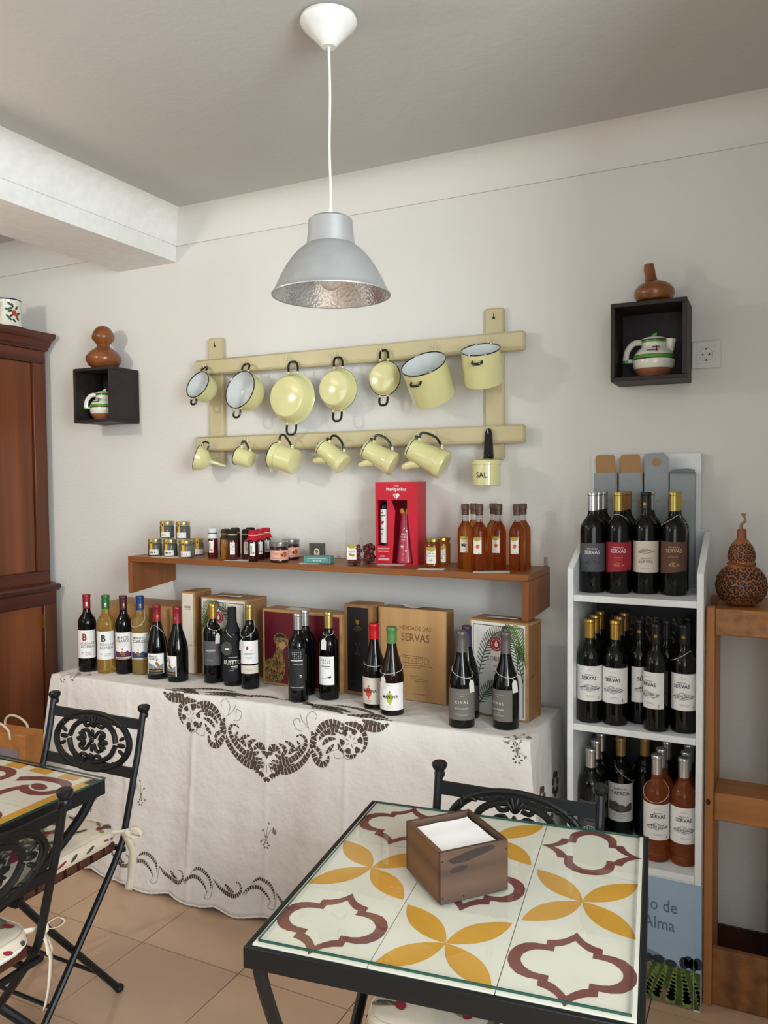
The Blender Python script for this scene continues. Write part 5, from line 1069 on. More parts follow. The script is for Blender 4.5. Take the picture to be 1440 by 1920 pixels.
# top shelf
GU = 'wine bottles in the white display unit'
SZ = SH[0]+.0004
def servas(lm, im, pm, z0, z1, slant=0.0, a=(-80, 76), shift=0.0):
    hd = dict(text=[('HERDADE DAS', .0055, .130, shift), ('SERVAS', .0155, .1165, shift)], m=im, xs=.88, b=.012)
    return [dict(z0=z0, z1=z1, slant=slant, a=a, m=lm, items=[hd, dict(polys=estate(.022, .013, .092, 3, 22)+bars([(-.020, -.012, .072, .0012), (.006, .014, .072, .0012), (-.010, .012, .063, .001)]), m=pm, n='estate_print')])]
lp_silver = mat('print_silver', 'b0aca4', .5)
bottle('dark bottle with silver capsule and slate label, front left on the top shelf', .2345, -.256, SZ, 'silver', servas('slate', white_ink, mat('print_black_soft', '2a2b2e', .6), .063, .148), group=GU)
bottle('dark bottle with gold capsule and red label, front of the top shelf', .3085, -.2425, SZ, 'old_gold', [dict(z0=.060, z1=.152, slant=.012, a=(-82, 78), m='red', items=[dict(text=[('HERDADE DAS', .0055, .135), ('SERVAS', .0155, .121)], m=white_ink, xs=.9, b=.012), dict(polys=estate(.016, .011, .086, 4, 16)+bars([(-.012, .014, .107, .001), (-.008, .010, .100, .001)]), m=mat('print_gold', 'c79a52', .5), n='estate_print')])], group=GU, loop=(.222, .012, 2.8))
bottle('dark bottle with black capsule and cream label with a drawing, front of the top shelf', .3835, -.222, SZ, 'black', [dict(z0=.064, z1=.156, a=(-80, 80), m='cream', items=[dict(polys=estate(.024, .013, .126, 5, 34), m=ink_grey, n='estate_print'), dict(text=[('HERDADE DAS', .005, .104), ('SERVAS', .0145, .092)], m=ink_grey, xs=.88), dict(polys=bars([(-.008, .010, .084, .001), (-.014, .012, .076, .0008)]), m=m_gry, n='small_print')])], group=GU, capmark=(gold, -.004))
bottle('dark bottle with gold capsule and brown label, front right on the top shelf', .4625, -.224, SZ, 'old_gold', [dict(z0=.062, z1=.156, slant=.012, a=(-80, 80), m='brown', items=[dict(text=[('HERDADE DAS', .0055, .139), ('SERVAS', .0155, .125)], m=mat('print_tan', 'c9a888', .6), xs=.9, b=.012), dict(polys=estate(.016, .011, .090, 6, 16)+bars([(-.016, .012, .112, .001)]), m=mat('print_gold'), n='estate_print')])], group=GU, loop=(.215, .018, -2.2))
for x, y, c, l in ((.2345, -.180, 'silver', 'second of the three silver capped bottles in the left column of the top shelf'), (.2355, -.104, 'silver', 'rearmost of the three silver capped bottles in the left column of the top shelf'), (.3080, -.171, 'copper', 'copper capped bottle right behind the red labelled one on the top shelf'), (.3085, -.103, 'copper', 'rearmost copper capped bottle behind the red labelled one on the top shelf'), (.3840, -.146, 'silver', 'silver capped bottle behind the cream labelled one on the top shelf'), (.4610, -.147, 'old_gold', 'gold capped bottle behind the brown labelled one on the top shelf')):
    bottle(l, x, y, SZ, c, [], group=GU, r=.0335 if c == 'copper' else .0362, loop=(.215, .01, 1.5) if c == 'old_gold' else None)
# middle shelf
SZ = SH[1]+.0004
def monte(a=(-82, 76), seed=1, sh=0.0): return [dict(z0=.066, z1=.170, a=a, m='white', items=[dict(text=[('MONTE DAS', .0045, .143, sh), ('SERVAS', .0150, .130, sh)], m=ink, xs=.9, b=.012), dict(polys=estate(.030, .019, .105, seed, 70), m=mat('print_sketch', '5f6064', .6), n='estate_print'), dict(polys=[ell(0+sh, .161, .0014, .0014, 6)]+bars([(-.010+sh, .010+sh, .156, .0008), (-.010, .014, .083, .0008), (-.006, .018, .080, .0008), (.029, .031, .070, .010)]), m=m_gry, n='small_print')])]
bottle('dark bottle with gold capsule and white sketch label, front left on the middle shelf', .2345, -.290, SZ, 'gold', monte(), group=GU, h=.305)
bottle('dark bottle with gold capsule and white sketch label, second on the middle shelf', .3080, -.286, SZ, 'gold', monte(seed=2, a=(-92, 68)), group=GU, h=.305)
star = [(.0065*cos(pi*i/8)*(1 if i % 2 else .45), .0065*sin(pi*i/8)*(1 if i % 2 else .45)) for i in range(16)]
def starred(t, r, h, ra):
    wz = wrapz(lambda q: .0155, rad(-8)); P('star_mark', G().poly2([[(a, b+h-.034) for a, b in star]], wz), gold, t, smooth=0)
bottle('dark bottle with black starred capsule and label partly hidden, third on the middle shelf', .3705, -.243, SZ, 'black', monte(a=(-40, 92), seed=1), group=GU, h=.305, r=.0345, extra=starred)
bottle('dark bottle with black starred capsule furthest forward, fourth on the middle shelf', .4240, -.296, SZ, 'black', monte(a=(-112, 38), seed=3), group=GU, h=.305, r=.0345, extra=starred)
bottle('dark bottle with black capsule at the right end of the middle shelf', .4975, -.280, SZ, 'black', monte(a=(-76, 70), seed=2, sh=-.004), group=GU, h=.305, r=.0345, extra=starred, loop=(.215, .016, -2.0))
for x, y, c, l, la in ((.2345, -.213, 'gold', 'second of the three gold capped bottles in the left column of the middle shelf', 0), (.2350, -.136, 'gold', 'rearmost of the three gold capped bottles in the left column of the middle shelf', 0), (.3065, -.210, 'copper', 'second of the gold capped bottles in the second column of the middle shelf', 0), (.3080, -.133, 'copper', 'rearmost of the gold capped bottles in the second column of the middle shelf', 0), (.4430, -.218, 'black', 'black capped bottle behind the foremost one on the middle shelf', 0), (.4980, -.150, 'black', 'black capped bottle in the back right corner of the middle shelf', 1)):
    bottle(l, x, y, SZ, c, monte(a=(-100, 40)) if la else [], group=GU, h=.305, r=.0355 if x < .32 else .0345)
# bottom shelf
SZ = SH[2]+.0004
bottle('dark bottle with silver capsule and slate label, front left on the bottom shelf', .2350, -.272, SZ, 'silver', [dict(z0=.090, z1=.148, a=(-80, 80), m='slate'), dict(z0=.040, z1=.088, a=(-78, 70), m='slate', items=[dict(polys=estate(.024, .014, .066, 7, 26), m=white_ink, n='estate_print'), dict(polys=bars([(-.004, .014, .048, .0015)]), m=white_ink, n='small_print')])], group=GU, h=.298)
bottle('dark bottle with tan capsule and white chapel label on the bottom shelf', .3020, -.150, SZ, 'tan', [dict(z0=.052, z1=.170, a=(-72, 68), m='white', items=[dict(text=[('CAPELA DA', .0085, .151), ('TAPADA', .0165, .135)], m=ink, xs=.9, b=.01), dict(polys=[[(-.038, .085)]+[(-.038+.076*i/14, .108+.006*sin(i*.5)+.002*sin(i*1.7)) for i in range(15)]+[(.038, .085), (.0, .080)]], m=mat('print_chapel', '6d655a', .6, var=(150, '4a443c', 1)), n='chapel_print'), dict(polys=bars([(-.024, .022, .074, .001), (-.022, .020, .069, .001), (-.010, .010, .062, .001)]), m=m_gry, n='small_print')]), dict(z0=.075, z1=.185, a=(100, 130), m='grey')], group=GU, h=.304, r=.0385, rz=.0, loop=(.20, .03, 1.7))
bottle('rose wine bottle with silver capsule and price string, left one on the bottom shelf', .4240, -.268, SZ, 'silver', monte(a=(-82, 82), seed=1, sh=.004), group=GU, glass=rose, h=.305, loop=(.205, .030, -.2))
bottle('rose wine bottle with silver capsule, right one on the bottom shelf', .4975, -.262, SZ, 'silver', monte(a=(-76, 80), seed=2), group=GU, glass=rose, h=.305)
for x, y, c, gl, l in ((.2350, -.194, 'silver', gl_d, 'second silver capped dark bottle in the left column of the bottom shelf'), (.2360, -.118, 'silver', gl_d, 'rearmost silver capped dark bottle in the left column of the bottom shelf'), (.3700, -.1190, 'tan', gl_d, 'tan capped dark bottle behind the chapel labelled one'), (.4280, -.190, 'silver', rose, 'rose bottle behind the left front rose bottle'), (.4340, -.112, 'silver', gl_d, 'rearmost silver capped bottle behind the left rose bottles'), (.4980, -.188, 'silver', rose, 'rose bottle behind the right front rose bottle'), (.4990, -.1165, 'silver', gl_d, 'rearmost silver capped bottle behind the right rose bottles')):
    bottle(l, x, y, SZ, c, [], group=GU, glass=gl, h=.300 if c != 'tan' else .304, r=.0345 if y < -.15 else .032)
# ------------------------------------------------------------------ timber stand at the right with a carved gourd
oak = wood('orange_pine', '9a6233', 'b47a44', 2, .5, 5, .05); oakx = wood('orange_pine_rail', '96602f', 'b27842', 0, .5, 6, .07); knotty = wood('knotty_panel', '5f3a20', '9a6636', 1, .55, 5, .3)
ts = thing('timber_stand', 'tall open pine stand of square posts beside the white display unit', 'stand', (0, 0, 0))
for y0, y1 in ((-.300, -.262), (-.062, -.024)):
    P('post', G().box(.5565, .5795, y0, y1, 0, 1.135), oak, ts, bevel=.002); P('post', G().box(.723, .748, y0, y1, 0, 1.135), oak, ts, bevel=.002)
P('top_block', G().box(.580, .7225, -.299, -.025, 1.058, 1.132), oakx, ts, bevel=.003)
P('end_grain', G().poly2([[(.583, 1.062), (.585, 1.10), (.60, 1.125), (.64, 1.130), (.69, 1.12), (.71, 1.09), (.712, 1.062)]], lambda u, v: (u, -.2995, v)), mat('end_grain', 'a5754a', .6, var=(40, '8a5c38', 1)), ts, smooth=0)
P('middle_rail', G().box(.580, .7225, -.285, -.160, .530, .610), oakx, ts, bevel=.004)
P('kick_panel', G().box(.580, .7225, -.292, -.272, .004, .165), knotty, ts, bevel=.002)
P('knot', G().prism(ell(.566, .585, .006, .009, 10), lambda u, v: (u, -.2998, v), lambda u, v: (u, -.3006, v)), mat('knot_dark', '3a2214', .7), ts, smooth=0)
gt = thing('carved_gourd', 'carved brown gourd bottle with curly stem standing on the timber stand', 'gourd', (.642, -.205, 1.1322))
cg_m = mat('carved_skin', 'a5663a', .4, var=(25, '8a4f2a', 1), coat=.2)
prg = [(0, 0), (.030, .001), (.052, .012), (.0655, .034), (.0690, .056), (.064, .082), (.050, .102), (.036, .113), (.0335, .120), (.034, .126), (.0365, .136), (.0355, .152), (.028, .170), (.0185, .184), (.0125, .191), (.0115, .206), (.0118, .214), (.010, .216), (0, .216)]
P('shell', G().lathe(prg, 40), cg_m, gt)
P('neck_cap', G().lathe([(.0130, .190), (.0123, .206), (.0125, .2145), (.0105, .2172), (0, .2172)], 20), mat('copper_brown', '8f4a30', .35), gt)
P('twine_band', G().tube([(.0355*cos(a), .0355*sin(a), .118+.003*sin(2*a)) for a in (2*pi*i/30 for i in range(30))], .0032, 6, closed=True), mat('twine_brown', '70422a', .8), gt)
P('stem', G().tube(cr([(0, 0, .215), (-.002, 0, .228), (.008, 0, .240), (.006, 0, .252), (.001, 0, .256)], 4), [.0042]*9+[.003]*8, 8).sphere((.004, 0, .258), .008, .006, .004), mat('stem_straw', '8f7a5c', .8), gt)
def rg(v):
    for (r0, a), (r1, b) in zip(prg[1:], prg[2:]):
        if a <= v <= b and b > a: return r0+(r1-r0)*(v-a)/(b-a)
    return .03
g = G(); rs = random.Random(9)
for band, n, v0 in ((0, 11, .024), (1, 13, .037), (2, 13, .050), (3, 13, .063), (4, 13, .076), (5, 11, .089), (6, 9, .101), (7, 9, .134), (8, 9, .146), (9, 8, .158), (10, 6, .169)):
    for i in range(n):
        a = rad(-100)+rad(200)*(i+.5*(band % 2))/n; R0 = rg(v0)
        for k in range(5):
            b = k*2*pi/5+rs.uniform(-.3, .3); s = .0046 if band < 7 else .0036
            g.poly2([ell(s*1.55*cos(b), s*1.55*sin(b), s*1.05, s*.5, 7, b)], lambda u, v: ((rg(v0+v)+.0007)*sin(a+u/R0), -(rg(v0+v)+.0007)*cos(a+u/R0), v0+v))
o = P('carved_leaves', g, mat('carved_dark', '2c1a14', .6), gt, smooth=0); o['kind'] = 'stuff'

# ------------------------------------------------------------------ tile topped iron tables
iron = mat('black_iron', '16181b', .38, .3, bump=(90, .12, .001)); iron2 = mat('black_cast_iron', '141311', .5, .3, bump=(160, .3, .001))
tc_ = mat('tile_cream', 'e0ddd0', .3, var=(5, 'd8d5c6', 1)); tyel = mat('tile_yellow', 'd3a03c', .35, var=(9, 'c79232', 1)); tmar = mat('tile_maroon', '7b4440', .35, var=(9, '6f3b38', 1))
glz = mat('table_glass', 'eef6f3', .0, trans=1.0, ior=1.45)
glz.node_tree.nodes['Principled BSDF'].inputs['Base Color'].default_value = (.95, .98, .97, 1)
for l in list(glz.node_tree.links):
    if l.to_socket.name == 'Base Color': glz.node_tree.links.remove(l)
def architectural(M):
    """thin clear sheet: lets light straight through, mirrors by Fresnel"""
    nt = M.node_tree; nt.nodes.clear(); o = nt.nodes.new('ShaderNodeOutputMaterial'); mx = nt.nodes.new('ShaderNodeMixShader'); tr = nt.nodes.new('ShaderNodeBsdfTransparent'); gl_ = nt.nodes.new('ShaderNodeBsdfGlossy'); fr_ = nt.nodes.new('ShaderNodeFresnel')
    tr.inputs[0].default_value = (.992, .996, .994, 1); gl_.inputs['Roughness'].default_value = .005; fr_.inputs['IOR'].default_value = 1.5
    ge = nt.nodes.new('ShaderNodeNewGeometry'); ma = nt.nodes.new('ShaderNodeMath'); ma.operation = 'MULTIPLY_ADD'; ma.inputs[1].default_value = -1; ma.inputs[2].default_value = 1; mb = nt.nodes.new('ShaderNodeMath'); mb.operation = 'MULTIPLY'
    nt.links.new(ge.outputs['Backfacing'], ma.inputs[0]); nt.links.new(ma.outputs[0], mb.inputs[0]); nt.links.new(fr_.outputs[0], mb.inputs[1]); nt.links.new(mb.outputs[0], mx.inputs[0]); nt.links.new(tr.outputs[0], mx.inputs[1]); nt.links.new(gl_.outputs[0], mx.inputs[2]); nt.links.new(mx.outputs[0], o.inputs[0])
architectural(glz)
gedge = mat('glass_edge', '24483f', .1)
def petals():
    out = []
    for k in range(4):
        a = pi/4+k*pi/2; L = .132; w_ = .0255; s = []
        for i in range(15): q = i/14; s.append((q*L, w_*sin(pi*q)**.85))
        for i in range(13, 0, -1): q = i/14; s.append((q*L, -w_*sin(pi*q)**.85))
        out.append([(x*cos(a)-y*sin(a), x*sin(a)+y*cos(a)) for x, y in s])
    return out
OG_O = [(0, .0985), (.007, .086), (.017, .074), (.030, .066), (.044, .062), (.044, .048), (.062, .0475), (.078, .042), (.090, .029), (.0965, .013), (.0975, 0)]
OG_I = [(0, .0730), (.005, .066), (.012, .058), (.020, .051), (.030, .0465), (.030, .0325), (.048, .0320), (.060, .0285), (.070, .020), (.0765, .009), (.0775, 0)]
def full(q): return q+[(x, -y) for x, y in reversed(q[:-1])]+[(-x, -y) for x, y in q[1:]]+[(-x, y) for x, y in reversed(q[1:-1])]
def ogee():
    o, i = full(OG_O), full(OG_I); n = len(o); return [[o[k], o[(k+1) % n], i[(k+1) % n], i[k]] for k in range(n)]
tile_me = mesh('tile', G().box(-.0992, .0992, -.0992, .0992, -.012, 0), tc_, 0)
pet_me = mesh('yellow_petals', G().poly2(petals(), lambda u, v: (u, v, .0003)), tyel, 0); og_me = mesh('maroon_outline', G().poly2(ogee(), lambda u, v: (u, v, .0003)), tmar, 0)
def table(label, loc, rz, tops, e=.292, diag=False):
    t = thing('tile_table', label, 'table', loc, rz, 'iron tables with tile tops'); H = .74; o = .3105; i = .3005
    fg = G(); 
    fg.box(-o, o, -o, -i, H-.036, H-.001); fg.box(-o, o, i, o, H-.036, H-.001); fg.box(-o, -i, -i, i, H-.036, H-.001); fg.box(i, o, -i, i, H-.036, H-.001)
    P('frame', fg, iron, t, bevel=.0015); P('tile_bed', G().box(-i, i, -i, i, H-.020, H-.0125), iron, t)
    tops(t, H)
    gs = P('glass_top', G().box(-e+.0002, e-.0002, -e+.0002, e-.0002, H+.0012, H+.0060), glz, t, smooth=0)
    P('glass_edge', G().box(-e, e, -e-.0004, -e, H+.0012, H+.0060).box(-e, e, e, e+.0004, H+.0012, H+.0060).box(-e-.0004, -e, -e, e, H+.0012, H+.0060).box(e, e+.0004, -e, e, H+.0012, H+.0060), gedge, gs, smooth=0)
    for sx in (-1, 1):
        for sy in (-1, 1):
            p = cr([(sx*.293, sy*.293, H-.030), (sx*.286, sy*.282, H-.09), (sx*.276, sy*.232, .53), (sx*.266, sy*.135, .42), (sx*.262, sy*.045, .35), (sx*.262, sy*.0155, .29), (sx*.264, sy*.050, .23), (sx*.270, sy*.140, .13), (sx*.276, sy*.215, .045), (sx*.278, sy*.240, .010)], 5)
            if diag: p = cr([(sx*.290, sy*.290, H-.030), (sx*.262, sy*.262, H-.10), (sx*.190, sy*.190, .52), (sx*.085, sy*.085, .40), (sx*.055, sy*.055, .34), (sx*.085, sy*.085, .27), (sx*.170, sy*.170, .15), (sx*.235, sy*.235, .05), (sx*.255, sy*.255, .010)], 5)
            lg = P('leg', G().tube(p, .0118, 10), iron, t)
            P('foot', G().lathe([(0, 0), (.014, 0), (.017, .006), (.014, .014), (0, .016)], 14, Matrix.Translation((sx*.256, sy*.256, 0) if diag else (sx*.278, sy*.241, 0))), iron, lg)
        if not diag: P('leg_clasp', G().tube([(sx*.262+.018*cos(a), .030*sin(a), .29) for a in (2*pi*k/20 for k in range(20))], .005, 8, closed=True), iron, t)
    if diag: P('leg_collar', G().lathe([(.066, .325), (.094, .333), (.094, .347), (.066, .355)], 24), iron, t)
    else: P('cross_rod', G().tube([(-.262, 0, .29), (.262, 0, .29)], .006, 8), iron, t)
    return t
def tops1(t, H):
    for i in range(3):
        for j in range(3):
            x, y = -.2+.2*i, .2-.2*j
            k = P('tile', tile_me, None, t, loc=(x, y, H))
            if (i+j) % 2: P('yellow_petals', pet_me, None, k)
            else: P('maroon_outline', og_me, None, k, rot=(0, 0, pi/2 if (i, j) == (2, 0) else 0))
RZ = rad(7.25); ox, oy = -.111, -1.033
tcx, tcy = ox+.3*cos(RZ)+.3*sin(RZ), oy+.3*sin(RZ)-.3*cos(RZ)
table('black iron table with yellow and maroon patterned tiles under glass, in the foreground', (tcx, tcy, 0), RZ, tops1)
def scroll2(g, pts, wd, fn):
    P2 = cr(pts, 8); n = len(P2); L = []
    for i in range(n):
        a, b = P2[max(0, i-1)], P2[min(n-1, i+1)]; m_ = math.hypot(b[0]-a[0], b[1]-a[1]) or 1
        w_ = wd(i/(n-1)); nx, ny = -(b[1]-a[1])/m_*w_/2, (b[0]-a[0])/m_*w_/2
        L.append(((P2[i][0]-nx, P2[i][1]-ny), (P2[i][0]+nx, P2[i][1]+ny)))
    g.poly2([[L[i][0], L[i+1][0], L[i+1][1], L[i][1]] for i in range(n-1)], fn)
def tops2(t, H):
    fn = lambda u, v: (u, v, .0003); fn2 = lambda u, v: (u, v, .0006)
    for i in range(3):
        for j in range(3):
            k = P('tile', tile_me, None, t, loc=(-.2+.2*i, .2-.2*j, H)); bars_ = []; brk = []
            if i == 2: bars_.append(rect(.070, .0992, -.0992, .0992))
            if i == 0: bars_.append(rect(-.0992, -.070, -.0992, .0992))
            if j == 0: bars_ += [rect(-.0992, -.055, .070, .0992), rect(-.015, .045, .070, .0992), rect(.078, .0992, .070, .0992)]
            if j == 2: bars_.append(rect(-.0992, .0992, -.0992, -.070))
            if bars_: P('yellow_border', G().poly2(bars_, fn), tyel, k, smooth=0)
            g = G(); sx, sy = (1 if i else -1), (1 if j != 2 else -1)
            wdt = lambda q: .008+.020*sin(pi*min(1, q*1.1))**1.2 if q < .9 else .014
            scroll2(g, [(sx*a, sy*b) for a, b in ((-.099, .020), (-.04, .048), (.025, .052), (.058, .034), (.060, .004), (.036, -.022), (-.002, -.028), (-.035, -.015), (-.045, .0))], lambda q: .028-.006*q, fn)
            g.poly2([ell(sx*-.005, sy*.006, .030, .0155, 18, -.25*sx*sy)], fn)
            scroll2(g, [(sx*a, sy*b) for a, b in ((-.032, -.004), (-.055, -.040), (-.062, -.075), (-.075, -.0985))], lambda q: .022+.006*q, fn2)
            P('maroon_scroll', g, tmar, k, smooth=0)
table('black iron table with maroon scroll tiles and yellow border under glass, at the left edge', (-.800-.305, -1.205-.305, 0), 0, tops2, .311, True)

# ------------------------------------------------------------------ napkin box
crate = wood('old_crate', '38261a', '553a28', 0, .6, 6, .08); crate_l = wood('old_crate_side', '5c3c22', '7a5430', 1, .6, 6, .08)
nb = thing('napkin_box', 'weathered brown wooden box of white napkins on the tiled table', 'box', (.204, -1.400, .7464), rad(48.8))
W, D, H, k = .138, .147, .094, .008
P('front_board', G().box(0, W, 0, k, 0, H), crate, nb, bevel=.0015); P('back_board', G().box(0, W, D-k, D, 0, H), crate, nb, bevel=.0015)
P('side_board', G().box(0, k, k+.0003, D-k-.0003, 0, H), crate_l, nb, bevel=.0012); P('side_board', G().box(W-k, W, k+.0003, D-k-.0003, 0, H), crate, nb, bevel=.0012)
P('bottom_board', G().box(k+.0002, W-k-.0002, k+.0002, D-k-.0002, 0, .006), crate, nb)
stn = mat('crate_stain', '2a1e1a', .7)
flat('stain', [cr([(.012, .078), (.035, .083), (.060, .088), (.098, .091), (.11, .084), (.08, .076), (.05, .070), (.025, .070)], 3), cr([(.018, .058), (.030, .064), (.050, .063), (.055, .058), (.040, .054), (.022, .054)], 3)], plane((0, -.0004, 0), (1, 0, 0), (0, 0, 1)), stn, nb)
for x, z in ((.046, .008), (.004, .012), (.004, .078), (.133, .078)): P('nail', G().sphere((x, -.0006, z), .0018, .001, .0018, 8, 4), stn, nb)
nap = thing('napkin_stack', 'stack of white paper napkins inside the brown wooden box', 'napkins', (.204, -1.400, .7464), rad(48.8))
rs = random.Random(2); zz = .0065
for i in range(17):
    h_ = .0046; dx, dy = rs.uniform(0, .004), rs.uniform(0, .005); g = G(); n = 6; vs = []
    x0, x1, y0, y1 = .012+dx, .122+dx, .013+dy, .128+dy
    for l in (0, 1):
        for a in range(n+1):
            for b in range(n+1): vs.append((x0+(x1-x0)*a/n+rs.uniform(-.0005, .0005), y0+(y1-y0)*b/n+rs.uniform(-.0005, .0005), zz+(h_-.0004)*l+(.0006*sin(a*1.7+i)+.0006*sin(b*2.1+i*2))*(.5 if i < 16 else 1.5)))
    N = n+1; fs = []
    for a in range(n):
        for b in range(n): p = a*N+b; fs += [(p, p+1, p+N+1, p+N), (N*N+p, N*N+p+N, N*N+p+N+1, N*N+p+1)]
    for a in range(n):
        for p, q in ((a, a+1), (n*N+a+1, n*N+a)): fs.append((q, p, N*N+p, N*N+q))
        for p, q in (((a+1)*N, a*N), (a*N+n, (a+1)*N+n)): fs.append((q, p, N*N+p, N*N+q))
    P('napkin', g.add(vs, fs), mat('napkin_white', 'efecea', .9, bump=(400, .15, .0006)), nap, smooth=30); zz += h_

# ------------------------------------------------------------------ folding iron chairs with cast medallions
slat_m = wood('dark_slat', '3a1f18', '57301f', 0, .4, 8, .06)
BT = [(.250, .805), (.228, .70), (.200, .60), (.172, .500), (.150, .440), (.080, .345), (-.045, .19), (-.150, .060), (-.195, .006)]
def make_chair(label, loc, rz):
    t = thing('folding_chair', label, 'chair', loc, rz, 'black iron folding chairs'); hw = .187
    yz = cr(BT, 5)
    for s in (-1, 1):
        p = P('back_post', G().tube([(s*hw, y, z) for y, z in yz], .0098, 10), iron, t)
        P('finial', G().lathe([(.0100, .792), (.0125, .796), (.0130, .803), (.0105, .807), (.0150, .812), (.0185, .820), (.0182, .826), (.0145, .830), (0, .8305)], 10, Matrix.Translation((s*hw, .006+.248, -.003)) @ Matrix.Rotation(0, 4, 'X')), iron, p)
        P('foot_cap', G().sphere((s*hw, -.198, .012), .014, .014, .012), iron, p)
        r = P('front_leg', G().tube([(s*.166, -.185, .440), (s*.166, -.10, .325), (s*.166, .06, .125), (s*.166, .150, .012)], .0098, 10), iron, t)
        P('foot_cap', G().sphere((s*.166, .152, .0125), .0145, .0145, .0125), iron, r)
    # curved back: rails and the cast oval lie on the plane of the posts
    def bp(x, z, d=0.0): 
        y = .250-(.805-z)*.215; return (x, y+d, z)
    for zc in (.770, .632): P('back_rail', G().prism([(-hw, zc-.014), (hw, zc-.014), (hw, zc+.014), (-hw, zc+.014)], lambda u, v: bp(u, v, -.004), lambda u, v: bp(u, v, .004)), iron, t, smooth=0)
    a_, b_, zc = .154, .082, .701
    el = lambda k, th: bp(a_*k*cos(th), zc+b_*k*sin(th))
    md = P('medallion', G().tube([el(1, 2*pi*i/56) for i in range(56)], .0075, 8, closed=True).tube([el(.93, 2*pi*i/56) for i in range(56)], .0045, 6, closed=True), iron2, t)
    g = G()
    def tb(pts, r): g.tube([bp(x*a_, zc+y*b_) for x, y in cr(pts, 5)], r, 7)
    def leaf(x, y, an, l, w_): 
        M = Matrix.Translation(bp(x*a_, zc+y*b_)) @ Matrix.Rotation(-an, 4, 'Y'); g.sphere((l/2, 0, 0), l/2, .006, w_/2, 8, 6, M)
    for s in (-1, 1):
        for q in (-1, 1):
            tb([(s*.10, q*.72), (s*.30, q*.66), (s*.52, q*.42), (s*.62, q*.05)], .0085)
            tb([(s*.30, q*.66), (s*.22, q*.50), (s*.10, q*.55)], .006); leaf(s*.12, q*.86, (-.1*q if s > 0 else pi+.1*q), .036, .010); leaf(s*.74, q*.56, (q*.9 if s > 0 else pi-q*.9), .022, .011); leaf(s*.46, q*.72, (.1*q if s > 0 else pi-.1*q), .028, .011)
            tb([(s*.05, q*.10), (s*.16, q*.34), (s*.30, q*.26), (s*.24, q*.12)], .0058)
            leaf(s*.70, q*.16, s and (0 if s > 0 else pi)+s*q*.5, .030, .012); leaf(s*.58, q*.62, (0.4*q if s > 0 else pi-.4*q), .030, .011); leaf(s*.36, q*.80, (-.2*q if s > 0 else pi+.2*q), .028, .010); leaf(s*.80, q*.40, (q*1.2 if s > 0 else pi-q*1.2), .022, .010)
            for an in (.9, .45, 0): leaf(s*.16, q*.04, (q*an if s > 0 else pi-q*an), .040-.006*an, .011)
        leaf(s*.66, 0, 0 if s > 0 else pi, .034, .016); leaf(s*.22, 0, 0 if s > 0 else pi, .034, .014)
    for q in (-1, 1):
        for an in (-.6, -.2, .2, .6): leaf(0, q*.44, q*(pi/2+an), .038, .011)
        leaf(0, q*.12, q*pi/2, .026, .013)
    leaf(-.07, 0, 0, .018, .018)
    P('scroll_casting', g, iron2, md)
    # seat frame, slats, braces
    sf_ = G()
    for s in (-1, 1): sf_.box(s*.150-.006, s*.150+.006, -.185, .150, .418, .4295)
    sf_.box(-.166, .166, -.190, -.178, .418, .431); sf_.box(-.187, .187, .158, .170, .418, .431)
    P('seat_frame', sf_, iron, t, bevel=.001)
    for i in range(7): y = -.170+.046*i; P('seat_slat', G().box(-.172, .172, y, y+.036, .4300, .4545), slat_m, t, bevel=.002)
    P('leg_stretcher', G().tube([(-.166, .095, .084), (.166, .095, .084)], .0055, 8), iron, t)
    P('leg_stretcher', G().tube([(-.187, -.105, .118), (.187, -.105, .118)], .0055, 8), iron, t)
    return t
fabric = mat('olive_fabric', 'd2c6b2', .9, bump=(420, .12, .0006))
zip_m = mat('zip_white', 'e2e0de', .5)
f_leaf = mat('print_leaf', '6f6a52', .9); f_leaf2 = mat('print_leaf_dark', '46463e', .9); f_red = mat('print_red_olive', '8a2030', .8); f_ol = mat('print_green_olive', '8a8438', .8)
